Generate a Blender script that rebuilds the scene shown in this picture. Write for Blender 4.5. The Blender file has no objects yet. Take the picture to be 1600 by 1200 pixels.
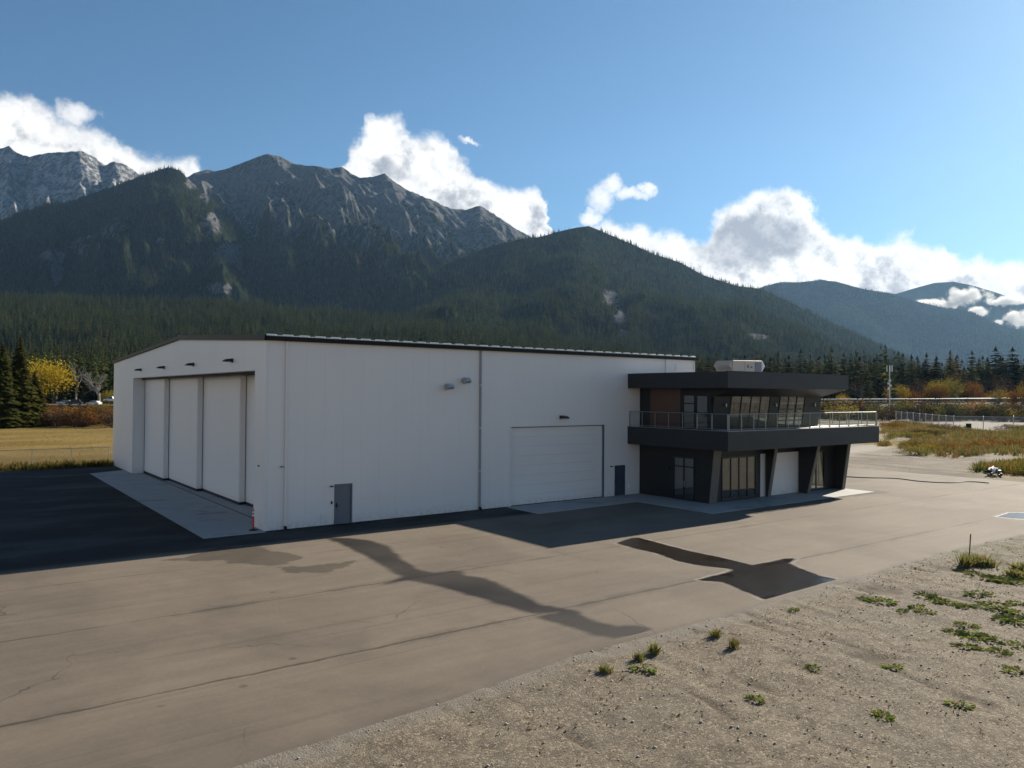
import bpy, bmesh, math, random
import numpy as np
from mathutils import Vector, Matrix

random.seed(7)
rng = np.random.default_rng(7)
SC = bpy.context.scene
COL = SC.collection

# ------------------------------------------------------------------ camera
# world: X along the hangar's front wall, Y along its gable, Z up, origin at the near corner
F_PX, YAW, PITCH, ROLL = 1201.16, 0.6381, 0.0132, 0.0069
CAM = np.array([-13.2245, -38.7993, 7.0896])
_cy, _sy, _cp, _sp = math.cos(YAW), math.sin(YAW), math.cos(PITCH), math.sin(PITCH)
_f = np.array([_sy*_cp, _cy*_cp, _sp]); _r0 = np.array([_cy, -_sy, 0.0]); _u0 = np.cross(_r0, _f)
_r = _r0*math.cos(ROLL) + _u0*math.sin(ROLL); _u = -_r0*math.sin(ROLL) + _u0*math.cos(ROLL)
cam_d = bpy.data.cameras.new('camera'); cam = bpy.data.objects.new('camera', cam_d); COL.objects.link(cam)
cam_d.sensor_width = 36.0; cam_d.lens = F_PX/1600*36.0
cam_d.clip_start = 0.5; cam_d.clip_end = 40000
cam.matrix_world = Matrix(((_r[0], _u[0], -_f[0], CAM[0]), (_r[1], _u[1], -_f[1], CAM[1]), (_r[2], _u[2], -_f[2], CAM[2]), (0, 0, 0, 1)))
SC.camera = cam
FH = np.array([_sy, _cy]); RH = np.array([_cy, -_sy])          # horizontal forward / right

def ray(x, y):
    return _f + _r*(x-800)/F_PX + _u*(600-y)/F_PX
def ground_at(x, y, z=0.0):
    d = ray(x, y); return CAM + d*((z-CAM[2])/d[2])
def at_dist(x, y, D):
    """point on the pixel's ray at horizontal depth D"""
    d = ray(x, y); return CAM + d*(D/(d[0]*FH[0]+d[1]*FH[1]))
def to_px(P):
    d = P - CAM; z = d @ _f
    return 800+F_PX*(d @ _r)/z, 600-F_PX*(d @ _u)/z
def rd(r, d, z=0.0):
    p = CAM[:2] + RH*r + FH*d
    return Vector((p[0], p[1], z))

# ------------------------------------------------------------------ light
SUN = Vector((1.93, 0.33, 1.0)).normalized()
SUN_EL = math.asin(SUN.z); SUN_AZ = math.atan2(SUN.x, SUN.y)
sun_d = bpy.data.lights.new('sun', 'SUN'); sun_d.energy = 5.0; sun_d.angle = math.radians(0.53); sun_d.color = (1.0, 0.90, 0.74)
sun = bpy.data.objects.new('sun', sun_d); COL.objects.link(sun)
sun.rotation_euler = (-SUN).to_track_quat('-Z', 'Y').to_euler()
sun.location = (60, 10, 60)

W = bpy.data.worlds.new('World'); SC.world = W; W.use_nodes = True
SKY_STRENGTH = 0.050
SC.view_settings.view_transform = 'Standard'; SC.view_settings.look = 'None'
SC.view_settings.gamma = 1.0; SC.view_settings.use_curve_mapping = False
SC.view_settings.exposure = 1.1

class NG:
    """small helper to write node trees as expressions"""
    def __init__(s, nt): s.nt = nt
    def n(s, t, **kw):
        o = s.nt.nodes.new(t)
        for k, v in kw.items(): setattr(o, k, v)
        return o
    def put(s, sock, v):
        if isinstance(v, bpy.types.NodeSocket): s.nt.links.new(v, sock)
        elif v is not None:
            if hasattr(sock.default_value, '__len__') and not hasattr(v, '__len__'): sock.default_value = (v,)*len(sock.default_value)
            elif hasattr(v, '__len__') and len(v) == 3 and len(sock.default_value) == 4: sock.default_value = (*v, 1.0)
            else: sock.default_value = v
    def m(s, op, a, b=None, c=None, clamp=False):
        o = s.n('ShaderNodeMath', operation=op, use_clamp=clamp)
        for i, v in enumerate((a, b, c)):
            if v is not None: s.put(o.inputs[i], v)
        return o.outputs[0]
    def vm(s, op, a, b=None, out=0):
        o = s.n('ShaderNodeVectorMath', operation=op); s.put(o.inputs[0], a)
        if b is not None: s.put(o.inputs['Scale' if op == 'SCALE' else 1], b)
        return o.outputs['Value' if op in ('DOT_PRODUCT', 'LENGTH') else 0]
    def ramp(s, v, a, b, lo=0.0, hi=1.0, smooth=True):
        o = s.n('ShaderNodeMapRange', interpolation_type='SMOOTHSTEP' if smooth else 'LINEAR')
        for i, x in enumerate((v, a, b, lo, hi)): s.put(o.inputs[i], x)
        return o.outputs[0]
    def noise(s, vec, scale, detail=4.0, rough=0.55, out='Fac', dist=0.0, typ=None):
        o = s.n('ShaderNodeTexNoise'); s.put(o.inputs['Vector'], vec); s.put(o.inputs['Scale'], scale)
        s.put(o.inputs['Detail'], detail); s.put(o.inputs['Roughness'], rough); s.put(o.inputs['Distortion'], dist)
        return o.outputs[out]
    def mix(s, f, a, b, blend='MIX'):
        o = s.n('ShaderNodeMix', data_type='RGBA', blend_type=blend); s.put(o.inputs[0], f); s.put(o.inputs[6], a); s.put(o.inputs[7], b)
        return o.outputs[2]
    def attr(s, name, out='Fac'): return s.n('ShaderNodeAttribute', attribute_name=name).outputs[out]
    def obj(s): return s.n('ShaderNodeTexCoord').outputs['Object']
    def wpos(s): return s.n('ShaderNodeNewGeometry').outputs['Position']
    def xyz(s, x, y, z):
        o = s.n('ShaderNodeCombineXYZ')
        for i, v in enumerate((x, y, z)): s.put(o.inputs[i], v)
        return o.outputs[0]
    def sep(s, v):
        o = s.n('ShaderNodeSeparateXYZ'); s.put(o.inputs[0], v); return o.outputs
    def scale3(s, v, sc): return s.vm('MULTIPLY', v, sc)
    def bump(s, h, strength=0.3, dist=0.02):
        o = s.n('ShaderNodeBump'); s.put(o.inputs['Strength'], strength); s.put(o.inputs['Distance'], dist); s.put(o.inputs['Height'], h)
        return o.outputs[0]

def build_world():
    nt = W.node_tree; nt.nodes.clear(); g = NG(nt)
    sky = g.n('ShaderNodeTexSky'); sky.sky_type = 'NISHITA'; sky.sun_disc = False
    sky.sun_elevation = SUN_EL; sky.sun_rotation = SUN_AZ
    sky.altitude = 800; sky.air_density = 1.0; sky.dust_density = 0.45; sky.ozone_density = 3.0
    d = g.n('ShaderNodeTexCoord').outputs['Generated']
    fw = g.vm('DOT_PRODUCT', d, (float(FH[0]), float(FH[1]), 0.0)); rt = g.vm('DOT_PRODUCT', d, (float(RH[0]), float(RH[1]), 0.0))
    az = g.m('ARCTAN2', rt, fw); el = g.m('ARCSINE', g.sep(d)[2])
    # billowing: the look-up direction is pushed about by noise of several sizes
    n1 = g.noise(d, 9.0, 8.0, 0.62, 'Color'); n2 = g.noise(d, 34.0, 7.0, 0.62, 'Color')
    s1 = g.sep(g.vm('SUBTRACT', n1, (0.5, 0.5, 0.5))); s2 = g.sep(g.vm('SUBTRACT', n2, (0.5, 0.5, 0.5)))
    waz = g.m('ADD', az, g.m('ADD', g.m('MULTIPLY', s1[0], 0.075), g.m('MULTIPLY', s2[0], 0.035)))
    wel = g.m('ADD', el, g.m('ADD', g.m('MULTIPLY', s1[1], 0.062), g.m('MULTIPLY', s2[1], 0.030)))
    def azel(x, y):
        v = ray(x, y); return math.atan2(v[:2] @ RH, v[:2] @ FH), math.atan2(v[2], math.hypot(v[0], v[1]))
    top = [(-260, 190), (-120, 120), (-40, 142), (30, 146), (75, 158), (110, 178), (150, 196), (185, 214), (215, 234), (250, 246), (300, 248), (326, 258), (345, 330), (420, 420), (478, 420),
           (505, 330), (522, 262), (548, 222), (575, 194), (605, 180), (632, 190), (655, 212), (690, 212), (712, 240), (740, 262), (768, 284), (800, 286), (835, 296), (852, 320), (866, 362), (890, 352), (925, 342), (955, 338), (985, 350),
           (1050, 352), (1085, 364), (1105, 352), (1125, 326), (1150, 308), (1185, 292), (1222, 288), (1250, 298), (1280, 328), (1310, 358), (1345, 368), (1370, 384), (1405, 374), (1440, 388), (1485, 394), (1508, 412), (1535, 400), (1562, 410), (1585, 400), (1640, 404), (1760, 385), (1900, 430)]
    A = [azel(x, y) for x, y in top]
    a0, a1 = -0.85, 0.85; E0, E1 = 0.0, 0.5
    fc = g.n('ShaderNodeFloatCurve'); cm = fc.mapping; cv = cm.curves[0]
    pts = [((a-a0)/(a1-a0), (e-E0)/(E1-E0)) for a, e in A]
    cv.points[0].location = pts[0]; cv.points[1].location = pts[-1]
    for p in pts[1:-1]: cv.points.new(*p)
    for p in cv.points: p.handle_type = 'AUTO_CLAMPED'
    cm.extend = 'HORIZONTAL'; cm.update()
    g.put(fc.inputs['Value'], g.ramp(waz, a0, a1, 0, 1, smooth=False))
    topel = g.m('MULTIPLY_ADD', fc.outputs[0], E1-E0, E0)
    dens = g.m('SUBTRACT', topel, wel)
    # single puffs standing free of the bank
    for (x, y, rx, ry) in [(957, 290, 21, 15), (940, 310, 24, 22), (985, 303, 30, 11), (1013, 294, 13, 11), (925, 335, 20, 10), (739, 225, 17, 6), (128, 178, 26, 15)]:
        a, e = azel(x, y)
        q = g.m('ADD', g.m('POWER', g.m('DIVIDE', g.m('SUBTRACT', waz, a), rx/F_PX), 2.0), g.m('POWER', g.m('DIVIDE', g.m('SUBTRACT', wel, e), ry/F_PX), 2.0))
        dens = g.m('MAXIMUM', dens, g.m('MULTIPLY', g.m('SUBTRACT', 1.0, q), 0.011))
    alpha = g.ramp(dens, -0.004, 0.014)
    # the bank lies over the mountains ahead; out of view, broken pieces shaped to throw white light on the shaded wall
    side = g.ramp(g.m('ABSOLUTE', az), 0.80, 1.05); alpha = g.m('MULTIPLY', alpha, g.m('SUBTRACT', 1.0, g.m('MULTIPLY', side, g.ramp(g.noise(d, 2.2, 5.0, 0.6), 0.52, 0.40))))
    alpha = g.m('MULTIPLY', alpha, g.ramp(el, -0.02, 0.02))
    # cloud light: thin rims and sun-facing billows white, thick hearts grey
    core = g.noise(d, 14.0, 7.0, 0.6); core2 = g.noise(g.vm('ADD', d, tuple(0.010*v for v in SUN)), 14.0, 7.0, 0.6)
    relief = g.m('MULTIPLY', g.m('SUBTRACT', core, core2), 3.0)
    a, e = azel(1180, 378)
    q = g.m('ADD', g.m('POWER', g.m('DIVIDE', g.m('SUBTRACT', waz, a), 95/F_PX), 2.0), g.m('POWER', g.m('DIVIDE', g.m('SUBTRACT', wel, e), 48/F_PX), 2.0))
    heart = g.m('MULTIPLY', g.ramp(q, 1.15, 0.35), 0.85)
    patch = g.m('MULTIPLY', g.ramp(g.noise(d, 22.0, 6.0, 0.6), 0.50, 0.66), g.m('MULTIPLY', g.ramp(dens, 0.004, 0.03), 0.75))
    shade = g.m('ADD', g.m('MAXIMUM', heart, patch), relief, clamp=True)
    ccol = g.mix(shade, (0.52, 0.51, 0.495), (0.19, 0.195, 0.215))
    bg1 = g.n('ShaderNodeBackground'); g.put(bg1.inputs[0], g.vm('MULTIPLY', sky.outputs[0], (0.68, 0.905, 0.97))); g.put(bg1.inputs[1], SKY_STRENGTH)
    bg2 = g.n('ShaderNodeBackground'); g.put(bg2.inputs[0], ccol); g.put(bg2.inputs[1], 1.0)
    mx = g.n('ShaderNodeMixShader'); g.put(mx.inputs[0], alpha); nt.links.new(bg1.outputs[0], mx.inputs[1]); nt.links.new(bg2.outputs[0], mx.inputs[2])
    out = g.n('ShaderNodeOutputWorld'); nt.links.new(mx.outputs[0], out.inputs[0])
build_world()
W.cycles.sampling_method = 'MANUAL'; W.cycles.sample_map_resolution = 1024
SC.cycles.volume_bounces = 0
SC.cycles.max_bounces = 8; SC.cycles.transparent_max_bounces = 24

# ------------------------------------------------------------------ helpers
def link(o): COL.objects.link(o); return o
def tag(o, label=None, cat=None, group=None, kind=None):
    for k, v in (('label', label), ('category', cat), ('group', group), ('kind', kind)):
        if v: o[k] = v
    return o
def empty(name, loc=(0, 0, 0), rz=0.0, **kw):
    o = bpy.data.objects.new(name, None); o.location = loc; o.rotation_euler = (0, 0, rz); o.empty_display_size = 0.3
    link(o); return tag(o, **kw)

class MB:
    """collects shapes, builds ONE mesh object"""
    def __init__(s): s.v = []; s.f = []
    def add(s, vs, fs):
        b = len(s.v); s.v += [tuple(v) for v in vs]; s.f += [tuple(i+b for i in f) for f in fs]; return s
    def box(s, x0, x1, y0, y1, z0, z1):
        vs = [(x, y, z) for z in (z0, z1) for y in (y0, y1) for x in (x0, x1)]
        return s.add(vs, [(0, 2, 3, 1), (4, 5, 7, 6), (0, 1, 5, 4), (2, 6, 7, 3), (0, 4, 6, 2), (1, 3, 7, 5)])
    def prism(s, poly, axis, a, b):
        """poly of 2-D points swept along an axis ('x': poly is (y,z), 'y': (x,z), 'z': (x,y))"""
        n = len(poly)
        def mk(p, t): return {'x': (t, p[0], p[1]), 'y': (p[0], t, p[1]), 'z': (p[0], p[1], t)}[axis]
        vs = [mk(p, a) for p in poly]+[mk(p, b) for p in poly]
        fs = [tuple(range(n))[::-1], tuple(range(n, 2*n))]+[(i, (i+1) % n, n+(i+1) % n, n+i) for i in range(n)]
        return s.add(vs, fs)
    def tube(s, p0, p1, r0, r1=None, n=8, cap=True):
        r1 = r0 if r1 is None else r1; p0 = Vector(p0); p1 = Vector(p1); d = (p1-p0)
        if d.length < 1e-6: return s
        d.normalize(); a = d.orthogonal().normalized(); b = d.cross(a); vs = []
        for p, r in ((p0, r0), (p1, r1)):
            for i in range(n):
                t = 2*math.pi*i/n; vs.append(p+a*math.cos(t)*r+b*math.sin(t)*r)
        fs = [(i, (i+1) % n, n+(i+1) % n, n+i) for i in range(n)]
        if cap: fs += [tuple(range(n))[::-1], tuple(range(n, 2*n))]
        return s.add(vs, fs)
    def lathe(s, prof, n=12, c=(0, 0, 0)):
        vs = []; m = len(prof)
        for i in range(n):
            t = 2*math.pi*i/n
            for r, z in prof: vs.append((c[0]+r*math.cos(t), c[1]+r*math.sin(t), c[2]+z))
        fs = [(i*m+j, ((i+1) % n)*m+j, ((i+1) % n)*m+j+1, i*m+j+1) for i in range(n) for j in range(m-1)]
        return s.add(vs, fs)
    def map(s, fn): s.v = [fn(*v) for v in s.v]; return s
    def mesh(s, name, m=None, bevel=0):
        me = bpy.data.meshes.new(name); me.from_pydata(s.v, [], s.f); me.update()
        bm = bmesh.new(); bm.from_mesh(me); bmesh.ops.recalc_face_normals(bm, faces=bm.faces)
        if bevel: bmesh.ops.bevel(bm, geom=list(bm.edges), offset=bevel, segments=1, affect='EDGES', clamp_overlap=True)
        bm.to_mesh(me); bm.free()
        if m: me.materials.append(m)
        return me
    def build(s, name, m=None, parent=None, bevel=0, **kw):
        o = bpy.data.objects.new(name, s.mesh(name, m, bevel)); link(o)
        if parent: o.parent = parent
        return tag(o, **kw)
def B(*a): return MB().box(*a)
def part(name, me, parent, loc=(0, 0, 0), rot=(0, 0, 0), scale=(1, 1, 1)):
    o = bpy.data.objects.new(name, me); o.parent = parent; o.location = loc; o.rotation_euler = rot; o.scale = scale; return link(o)
def copy_tree(o, parent=None):
    c = o.copy(); link(c)
    if parent: c.parent = parent
    for ch in list(o.children): copy_tree(ch, c)
    return c
def np_mesh(name, V, Q, m, attrs=None, smooth=True, **kw):
    """quads from numpy arrays"""
    me = bpy.data.meshes.new(name); k = Q.shape[1]
    me.vertices.add(len(V)); me.vertices.foreach_set('co', np.ascontiguousarray(V, np.float32).ravel())
    me.loops.add(Q.size); me.loops.foreach_set('vertex_index', np.ascontiguousarray(Q, np.int32).ravel())
    me.polygons.add(len(Q)); me.polygons.foreach_set('loop_start', np.arange(0, Q.size, k, dtype=np.int32))
    me.polygons.foreach_set('loop_total', np.full(len(Q), k, np.int32))
    if smooth: me.polygons.foreach_set('use_smooth', np.ones(len(Q), bool))
    for an, av in (attrs or {}).items():
        if av.ndim == 1: a = me.attributes.new(an, 'FLOAT', 'POINT'); a.data.foreach_set('value', av.astype(np.float32))
        else: a = me.attributes.new(an, 'FLOAT_COLOR', 'POINT'); a.data.foreach_set('color', np.c_[av, np.ones(len(av))].astype(np.float32).ravel())
    me.materials.append(m); me.update(calc_edges=True); me.validate()
    o = bpy.data.objects.new(name, me); link(o); return tag(o, **kw)
def grid_quads(nu, nv):
    i = np.arange((nu-1)*(nv-1)); a = (i//(nv-1))*nv+i % (nv-1)
    return np.stack([a, a+nv, a+nv+1, a+1], 1)

# numpy noise
def _h(i, j, s):
    n = (i.astype(np.int64)*374761393+j.astype(np.int64)*668265263+s*1442695041) & 0xffffffff
    n = ((n ^ (n >> 13))*1274126177) & 0xffffffff
    return ((n ^ (n >> 16)) & 0xffff)/65535.0
def vnoise(x, y, s=0):
    x = np.asarray(x, float); y = np.asarray(y, float); i = np.floor(x); j = np.floor(y); u = x-i; v = y-j
    u = u*u*u*(u*(u*6-15)+10); v = v*v*v*(v*(v*6-15)+10)
    return (_h(i, j, s)*(1-u)+_h(i+1, j, s)*u)*(1-v)+(_h(i, j+1, s)*(1-u)+_h(i+1, j+1, s)*u)*v
def fbm(x, y, s=0, o=5, g=0.5):
    t = 0; a = 1; n = 0
    for k in range(o): t = t+a*vnoise(x*2**k, y*2**k, s+k*17); n += a; a *= g
    return t/n
def ridged(x, y, s=0, o=5, g=0.5):
    t = 0; a = 1; n = 0
    for k in range(o): t = t+a*(1-np.abs(2*vnoise(x*2**k, y*2**k, s+k*17)-1)); n += a; a *= g
    return t/n
def sstep(a, b, x): t = np.clip((x-a)/(b-a), 0, 1); return t*t*(3-2*t)

# ------------------------------------------------------------------ materials
MATS = {}
def new_mat(name):
    m = bpy.data.materials.new(name); m.use_nodes = True; nt = m.node_tree; nt.nodes.clear(); g = NG(nt)
    out = g.n('ShaderNodeOutputMaterial'); MATS[name] = m
    return m, g, out
def principled(g, out, col, rough=0.6, metal=0.0, spec=0.5, normal=None, **kw):
    b = g.n('ShaderNodeBsdfPrincipled'); g.put(b.inputs['Base Color'], col); g.put(b.inputs['Roughness'], rough); g.put(b.inputs['Metallic'], metal)
    g.put(b.inputs['Specular IOR Level'], spec)
    if normal is not None: g.put(b.inputs['Normal'], normal)
    for k, v in kw.items(): g.put(b.inputs[k], v)
    if out is not None: g.nt.links.new(b.outputs[0], out.inputs[0])
    return b
def plain(name, col, rough=0.5, metal=0.0, var=0.08, scale=3.0, spec=0.5, bump=0.0, bscale=40.0):
    """one colour with slight mottling, grime and roughness change"""
    m, g, out = new_mat(name); p = g.wpos()
    f = g.m('MULTIPLY_ADD', g.noise(p, scale, 6.0, 0.6), 2*var, 1-var)
    c = g.vm('MULTIPLY', col, g.xyz(f, f, f)); r = g.m('MULTIPLY_ADD', g.noise(p, scale*2.3, 4.0), 0.2, rough-0.1)
    nrm = g.bump(g.noise(p, bscale, 4.0), bump, 0.01) if bump else None
    principled(g, out, c, r, metal, spec, nrm); return m

def leaf_mat(name, c1, c2, trans=0.35, scale=0.6, objvar=0.35):
    m, g, out = new_mat(name); p = g.wpos()
    c = g.mix(g.ramp(g.noise(p, scale, 4.0, 0.7), 0.35, 0.65), c1, c2)
    rnd = g.n('ShaderNodeObjectInfo').outputs['Random']; k = g.m('MULTIPLY_ADD', rnd, 2*objvar, 1-objvar)
    k2 = g.m('MULTIPLY_ADD', g.m('FRACT', g.m('MULTIPLY', rnd, 7.31)), objvar, 1-objvar*0.5)
    c = g.vm('MULTIPLY', c, g.xyz(g.m('MULTIPLY', k, k2), k, k))
    d = g.n('ShaderNodeBsdfDiffuse'); g.put(d.inputs[0], c); t = g.n('ShaderNodeBsdfTranslucent'); g.put(t.inputs[0], c)
    mx = g.n('ShaderNodeMixShader'); g.put(mx.inputs[0], trans); g.nt.links.new(d.outputs[0], mx.inputs[1]); g.nt.links.new(t.outputs[0], mx.inputs[2])
    g.nt.links.new(mx.outputs[0], out.inputs[0]); return m

M_WHITE = None
def wall_white(name, base, streak=0.05):
    m, g, out = new_mat(name); p = g.wpos(); s = g.sep(p)
    a = g.noise(g.scale3(p, (1.3, 1.3, 0.12)), 1.6, 6.0, 0.65); b = g.noise(p, 0.25, 3.0)
    low = g.m('MULTIPLY', g.ramp(s[2], 0.7, 0.0), g.ramp(g.noise(p, 5.0, 5.0, 0.7), 0.35, 0.75))      # splash dirt at the foot
    f = g.m('SUBTRACT', 1.0, g.m('ADD', g.m('MULTIPLY', a, streak), g.m('MULTIPLY', b, streak)))
    c = g.vm('MULTIPLY', base, g.xyz(f, f, f)); c = g.mix(g.m('MULTIPLY', low, 0.5), c, (0.30, 0.26, 0.21))
    principled(g, out, c, g.m('MULTIPLY_ADD', a, 0.2, 0.35), 0, 0.4, g.bump(g.noise(g.scale3(p, (1, 1, 0.25)), 3.0, 3.0), 0.06, 0.02)); return m
M_WHITE = wall_white('white_cladding', (0.86, 0.785, 0.725))
M_DOORW = wall_white('white_door_skin', (0.84, 0.77, 0.71), 0.03)
M_BLACKTRIM = plain('black_trim', (0.010, 0.0095, 0.009), 0.5, spec=0.2)
M_RUBBER = plain('black_rubber', (0.008, 0.008, 0.009), 0.7)
M_BACK = plain('joint_backing', (0.30, 0.30, 0.31), 0.7)
M_GALV = plain('galvanised_steel', (0.42, 0.43, 0.44), 0.38, 0.9, 0.12, 6.0)
M_ROOF = plain('roof_metal', (0.36, 0.37, 0.38), 0.35, 0.6, 0.08, 1.0)
M_GREYDOOR = plain('grey_door_paint', (0.15, 0.155, 0.17), 0.5, 0, 0.04)
M_BLUEDOOR = plain('dark_blue_door_paint', (0.055, 0.062, 0.085), 0.5, 0, 0.04)
M_WTRIM = plain('white_trim', (0.78, 0.72, 0.67), 0.45, 0, 0.04)
M_CHAR = plain('charcoal_panel', (0.021, 0.020, 0.020), 0.5, 0.0, 0.15, 1.2, 0.3)
M_CHAR2 = plain('charcoal_fascia', (0.027, 0.026, 0.027), 0.5, 0.0, 0.12, 0.8, 0.3)
M_FIN = plain('fin_stone', (0.15, 0.132, 0.108), 0.6, 0.0, 0.2, 2.5, 0.4)
M_WOOD = plain('brown_wood_panel', (0.095, 0.046, 0.029), 0.5, 0.0, 0.25, 2.0)
M_FRAME = plain('window_frame_black', (0.010, 0.010, 0.011), 0.4)
M_RAIL = plain('weathered_rail', (0.42, 0.41, 0.39), 0.5, 0.3, 0.15, 0.4)
M_SOIL = plain('dark_soil', (0.05, 0.04, 0.028), 0.9, 0, 0.3, 3.0)
M_STEEL = plain('brushed_steel', (0.33, 0.32, 0.31), 0.4, 0.9, 0.05)
M_TAN = plain('interior_plaster', (0.50, 0.45, 0.37), 0.8, 0, 0.1)
M_BLIND = plain('roller_blind', (0.62, 0.56, 0.42), 0.8, 0, 0.06)
M_FLOORIN = plain('interior_floor', (0.22, 0.20, 0.17), 0.5)
M_UNIT = plain('unit_beige', (0.46, 0.37, 0.30), 0.5, 0, 0.06)
M_GRILL = plain('unit_grille', (0.16, 0.17, 0.20), 0.5)
M_ORANGE = plain('post_orange', (0.62, 0.07, 0.02), 0.5, 0, 0.08, 6.0)
M_REFL = plain('white_band', (0.80, 0.80, 0.78), 0.4, 0, 0.04)
M_LAMP = plain('dark_bronze', (0.012, 0.011, 0.010), 0.4)
M_BARK = plain('bark', (0.055, 0.043, 0.033), 0.9, 0, 0.3, 8.0)
M_PALEBARK = plain('pale_bark', (0.27, 0.24, 0.20), 0.9, 0, 0.25, 3.0)
M_STONE = plain('loose_stone', (0.30, 0.26, 0.21), 0.9, 0, 0.35, 9.0)
M_NEEDLE = leaf_mat('conifer_needles', (0.032, 0.042, 0.016), (0.070, 0.078, 0.028), 0.35, 0.35, 0.5)
M_NEEDLE_NEAR = leaf_mat('spruce_needles', (0.026, 0.030, 0.009), (0.050, 0.052, 0.015), 0.3, 0.9, 0.2)
M_LARCH = leaf_mat('larch_needles', (0.30, 0.15, 0.02), (0.36, 0.22, 0.04), 0.4, 0.1, 0.3)
M_NEEDLE_LINE = leaf_mat('tree_line_needles', (0.045, 0.050, 0.022), (0.095, 0.092, 0.040), 0.4, 0.25, 0.45)
M_YELLOW = leaf_mat('yellow_leaves', (0.34, 0.24, 0.02), (0.50, 0.37, 0.035), 0.45, 0.25, 0.1)
M_OLIVE = leaf_mat('olive_leaves', (0.16, 0.15, 0.03), (0.25, 0.20, 0.04), 0.4, 0.4, 0.3)
M_RUST = leaf_mat('rust_leaves', (0.18, 0.075, 0.02), (0.28, 0.13, 0.03), 0.4, 0.4, 0.3)
M_BROWNB = leaf_mat('brown_brush', (0.07, 0.045, 0.03), (0.11, 0.07, 0.045), 0.3, 0.5, 0.3)
M_GOLD = leaf_mat('gold_leaves', (0.30, 0.19, 0.025), (0.40, 0.27, 0.05), 0.4, 0.5, 0.25)
M_DKGREEN = leaf_mat('dark_brush', (0.030, 0.036, 0.018), (0.055, 0.055, 0.028), 0.3, 0.3, 0.3)
M_WEED = leaf_mat('weed_green', (0.08, 0.13, 0.025), (0.15, 0.17, 0.04), 0.4, 2.0, 0.3)
M_GRASSD = leaf_mat('dry_grass', (0.24, 0.18, 0.06), (0.36, 0.27, 0.09), 0.4, 1.5, 0.25)

def glass_mat(name, tint=(0.62, 0.64, 0.60), refl=1.0, base=0.04):
    m, g, out = new_mat(name)
    ge = g.n('ShaderNodeNewGeometry'); cs = g.m('ABSOLUTE', g.vm('DOT_PRODUCT', ge.outputs['Normal'], ge.outputs['Incoming']))
    fr = g.m('MULTIPLY_ADD', g.m('POWER', g.m('SUBTRACT', 1.0, cs), 5.0), 1-base, base)      # plate reflectance, the same from both sides
    t = g.n('ShaderNodeBsdfTransparent'); g.put(t.inputs[0], tint); gl = g.n('ShaderNodeBsdfGlossy'); gl.inputs['Roughness'].default_value = 0.03
    g.put(gl.inputs[0], (0.9, 0.92, 0.95))
    mx = g.n('ShaderNodeMixShader'); g.put(mx.inputs[0], g.m('MULTIPLY', fr, refl, clamp=True)); g.nt.links.new(t.outputs[0], mx.inputs[1]); g.nt.links.new(gl.outputs[0], mx.inputs[2])
    g.nt.links.new(mx.outputs[0], out.inputs[0]); return m
M_GLASS = glass_mat('window_glass', base=0.17)
M_RAILGLASS = glass_mat('rail_glass', (0.93, 0.94, 0.935), 0.3)

def chainlink_mat():
    m, g, out = new_mat('chain_link'); s = g.sep(g.obj())
    u = g.m('ADD', s[0], s[2]); v = g.m('SUBTRACT', s[0], s[2])
    def wire(c): return g.m('LESS_THAN', g.m('ABSOLUTE', g.m('SUBTRACT', g.m('FRACT', g.m('MULTIPLY', c, 11.0)), 0.5)), 0.045)
    f = g.m('MAXIMUM', wire(u), wire(v))
    b = principled(g, None, (0.40, 0.41, 0.42), 0.45, 0.7); t = g.n('ShaderNodeBsdfTransparent')
    mx = g.n('ShaderNodeMixShader'); g.put(mx.inputs[0], f); g.nt.links.new(t.outputs[0], mx.inputs[1]); g.nt.links.new(b.outputs[0], mx.inputs[2]); g.nt.links.new(mx.outputs[0], out.inputs[0]); return m
M_CHAIN = chainlink_mat()

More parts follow.
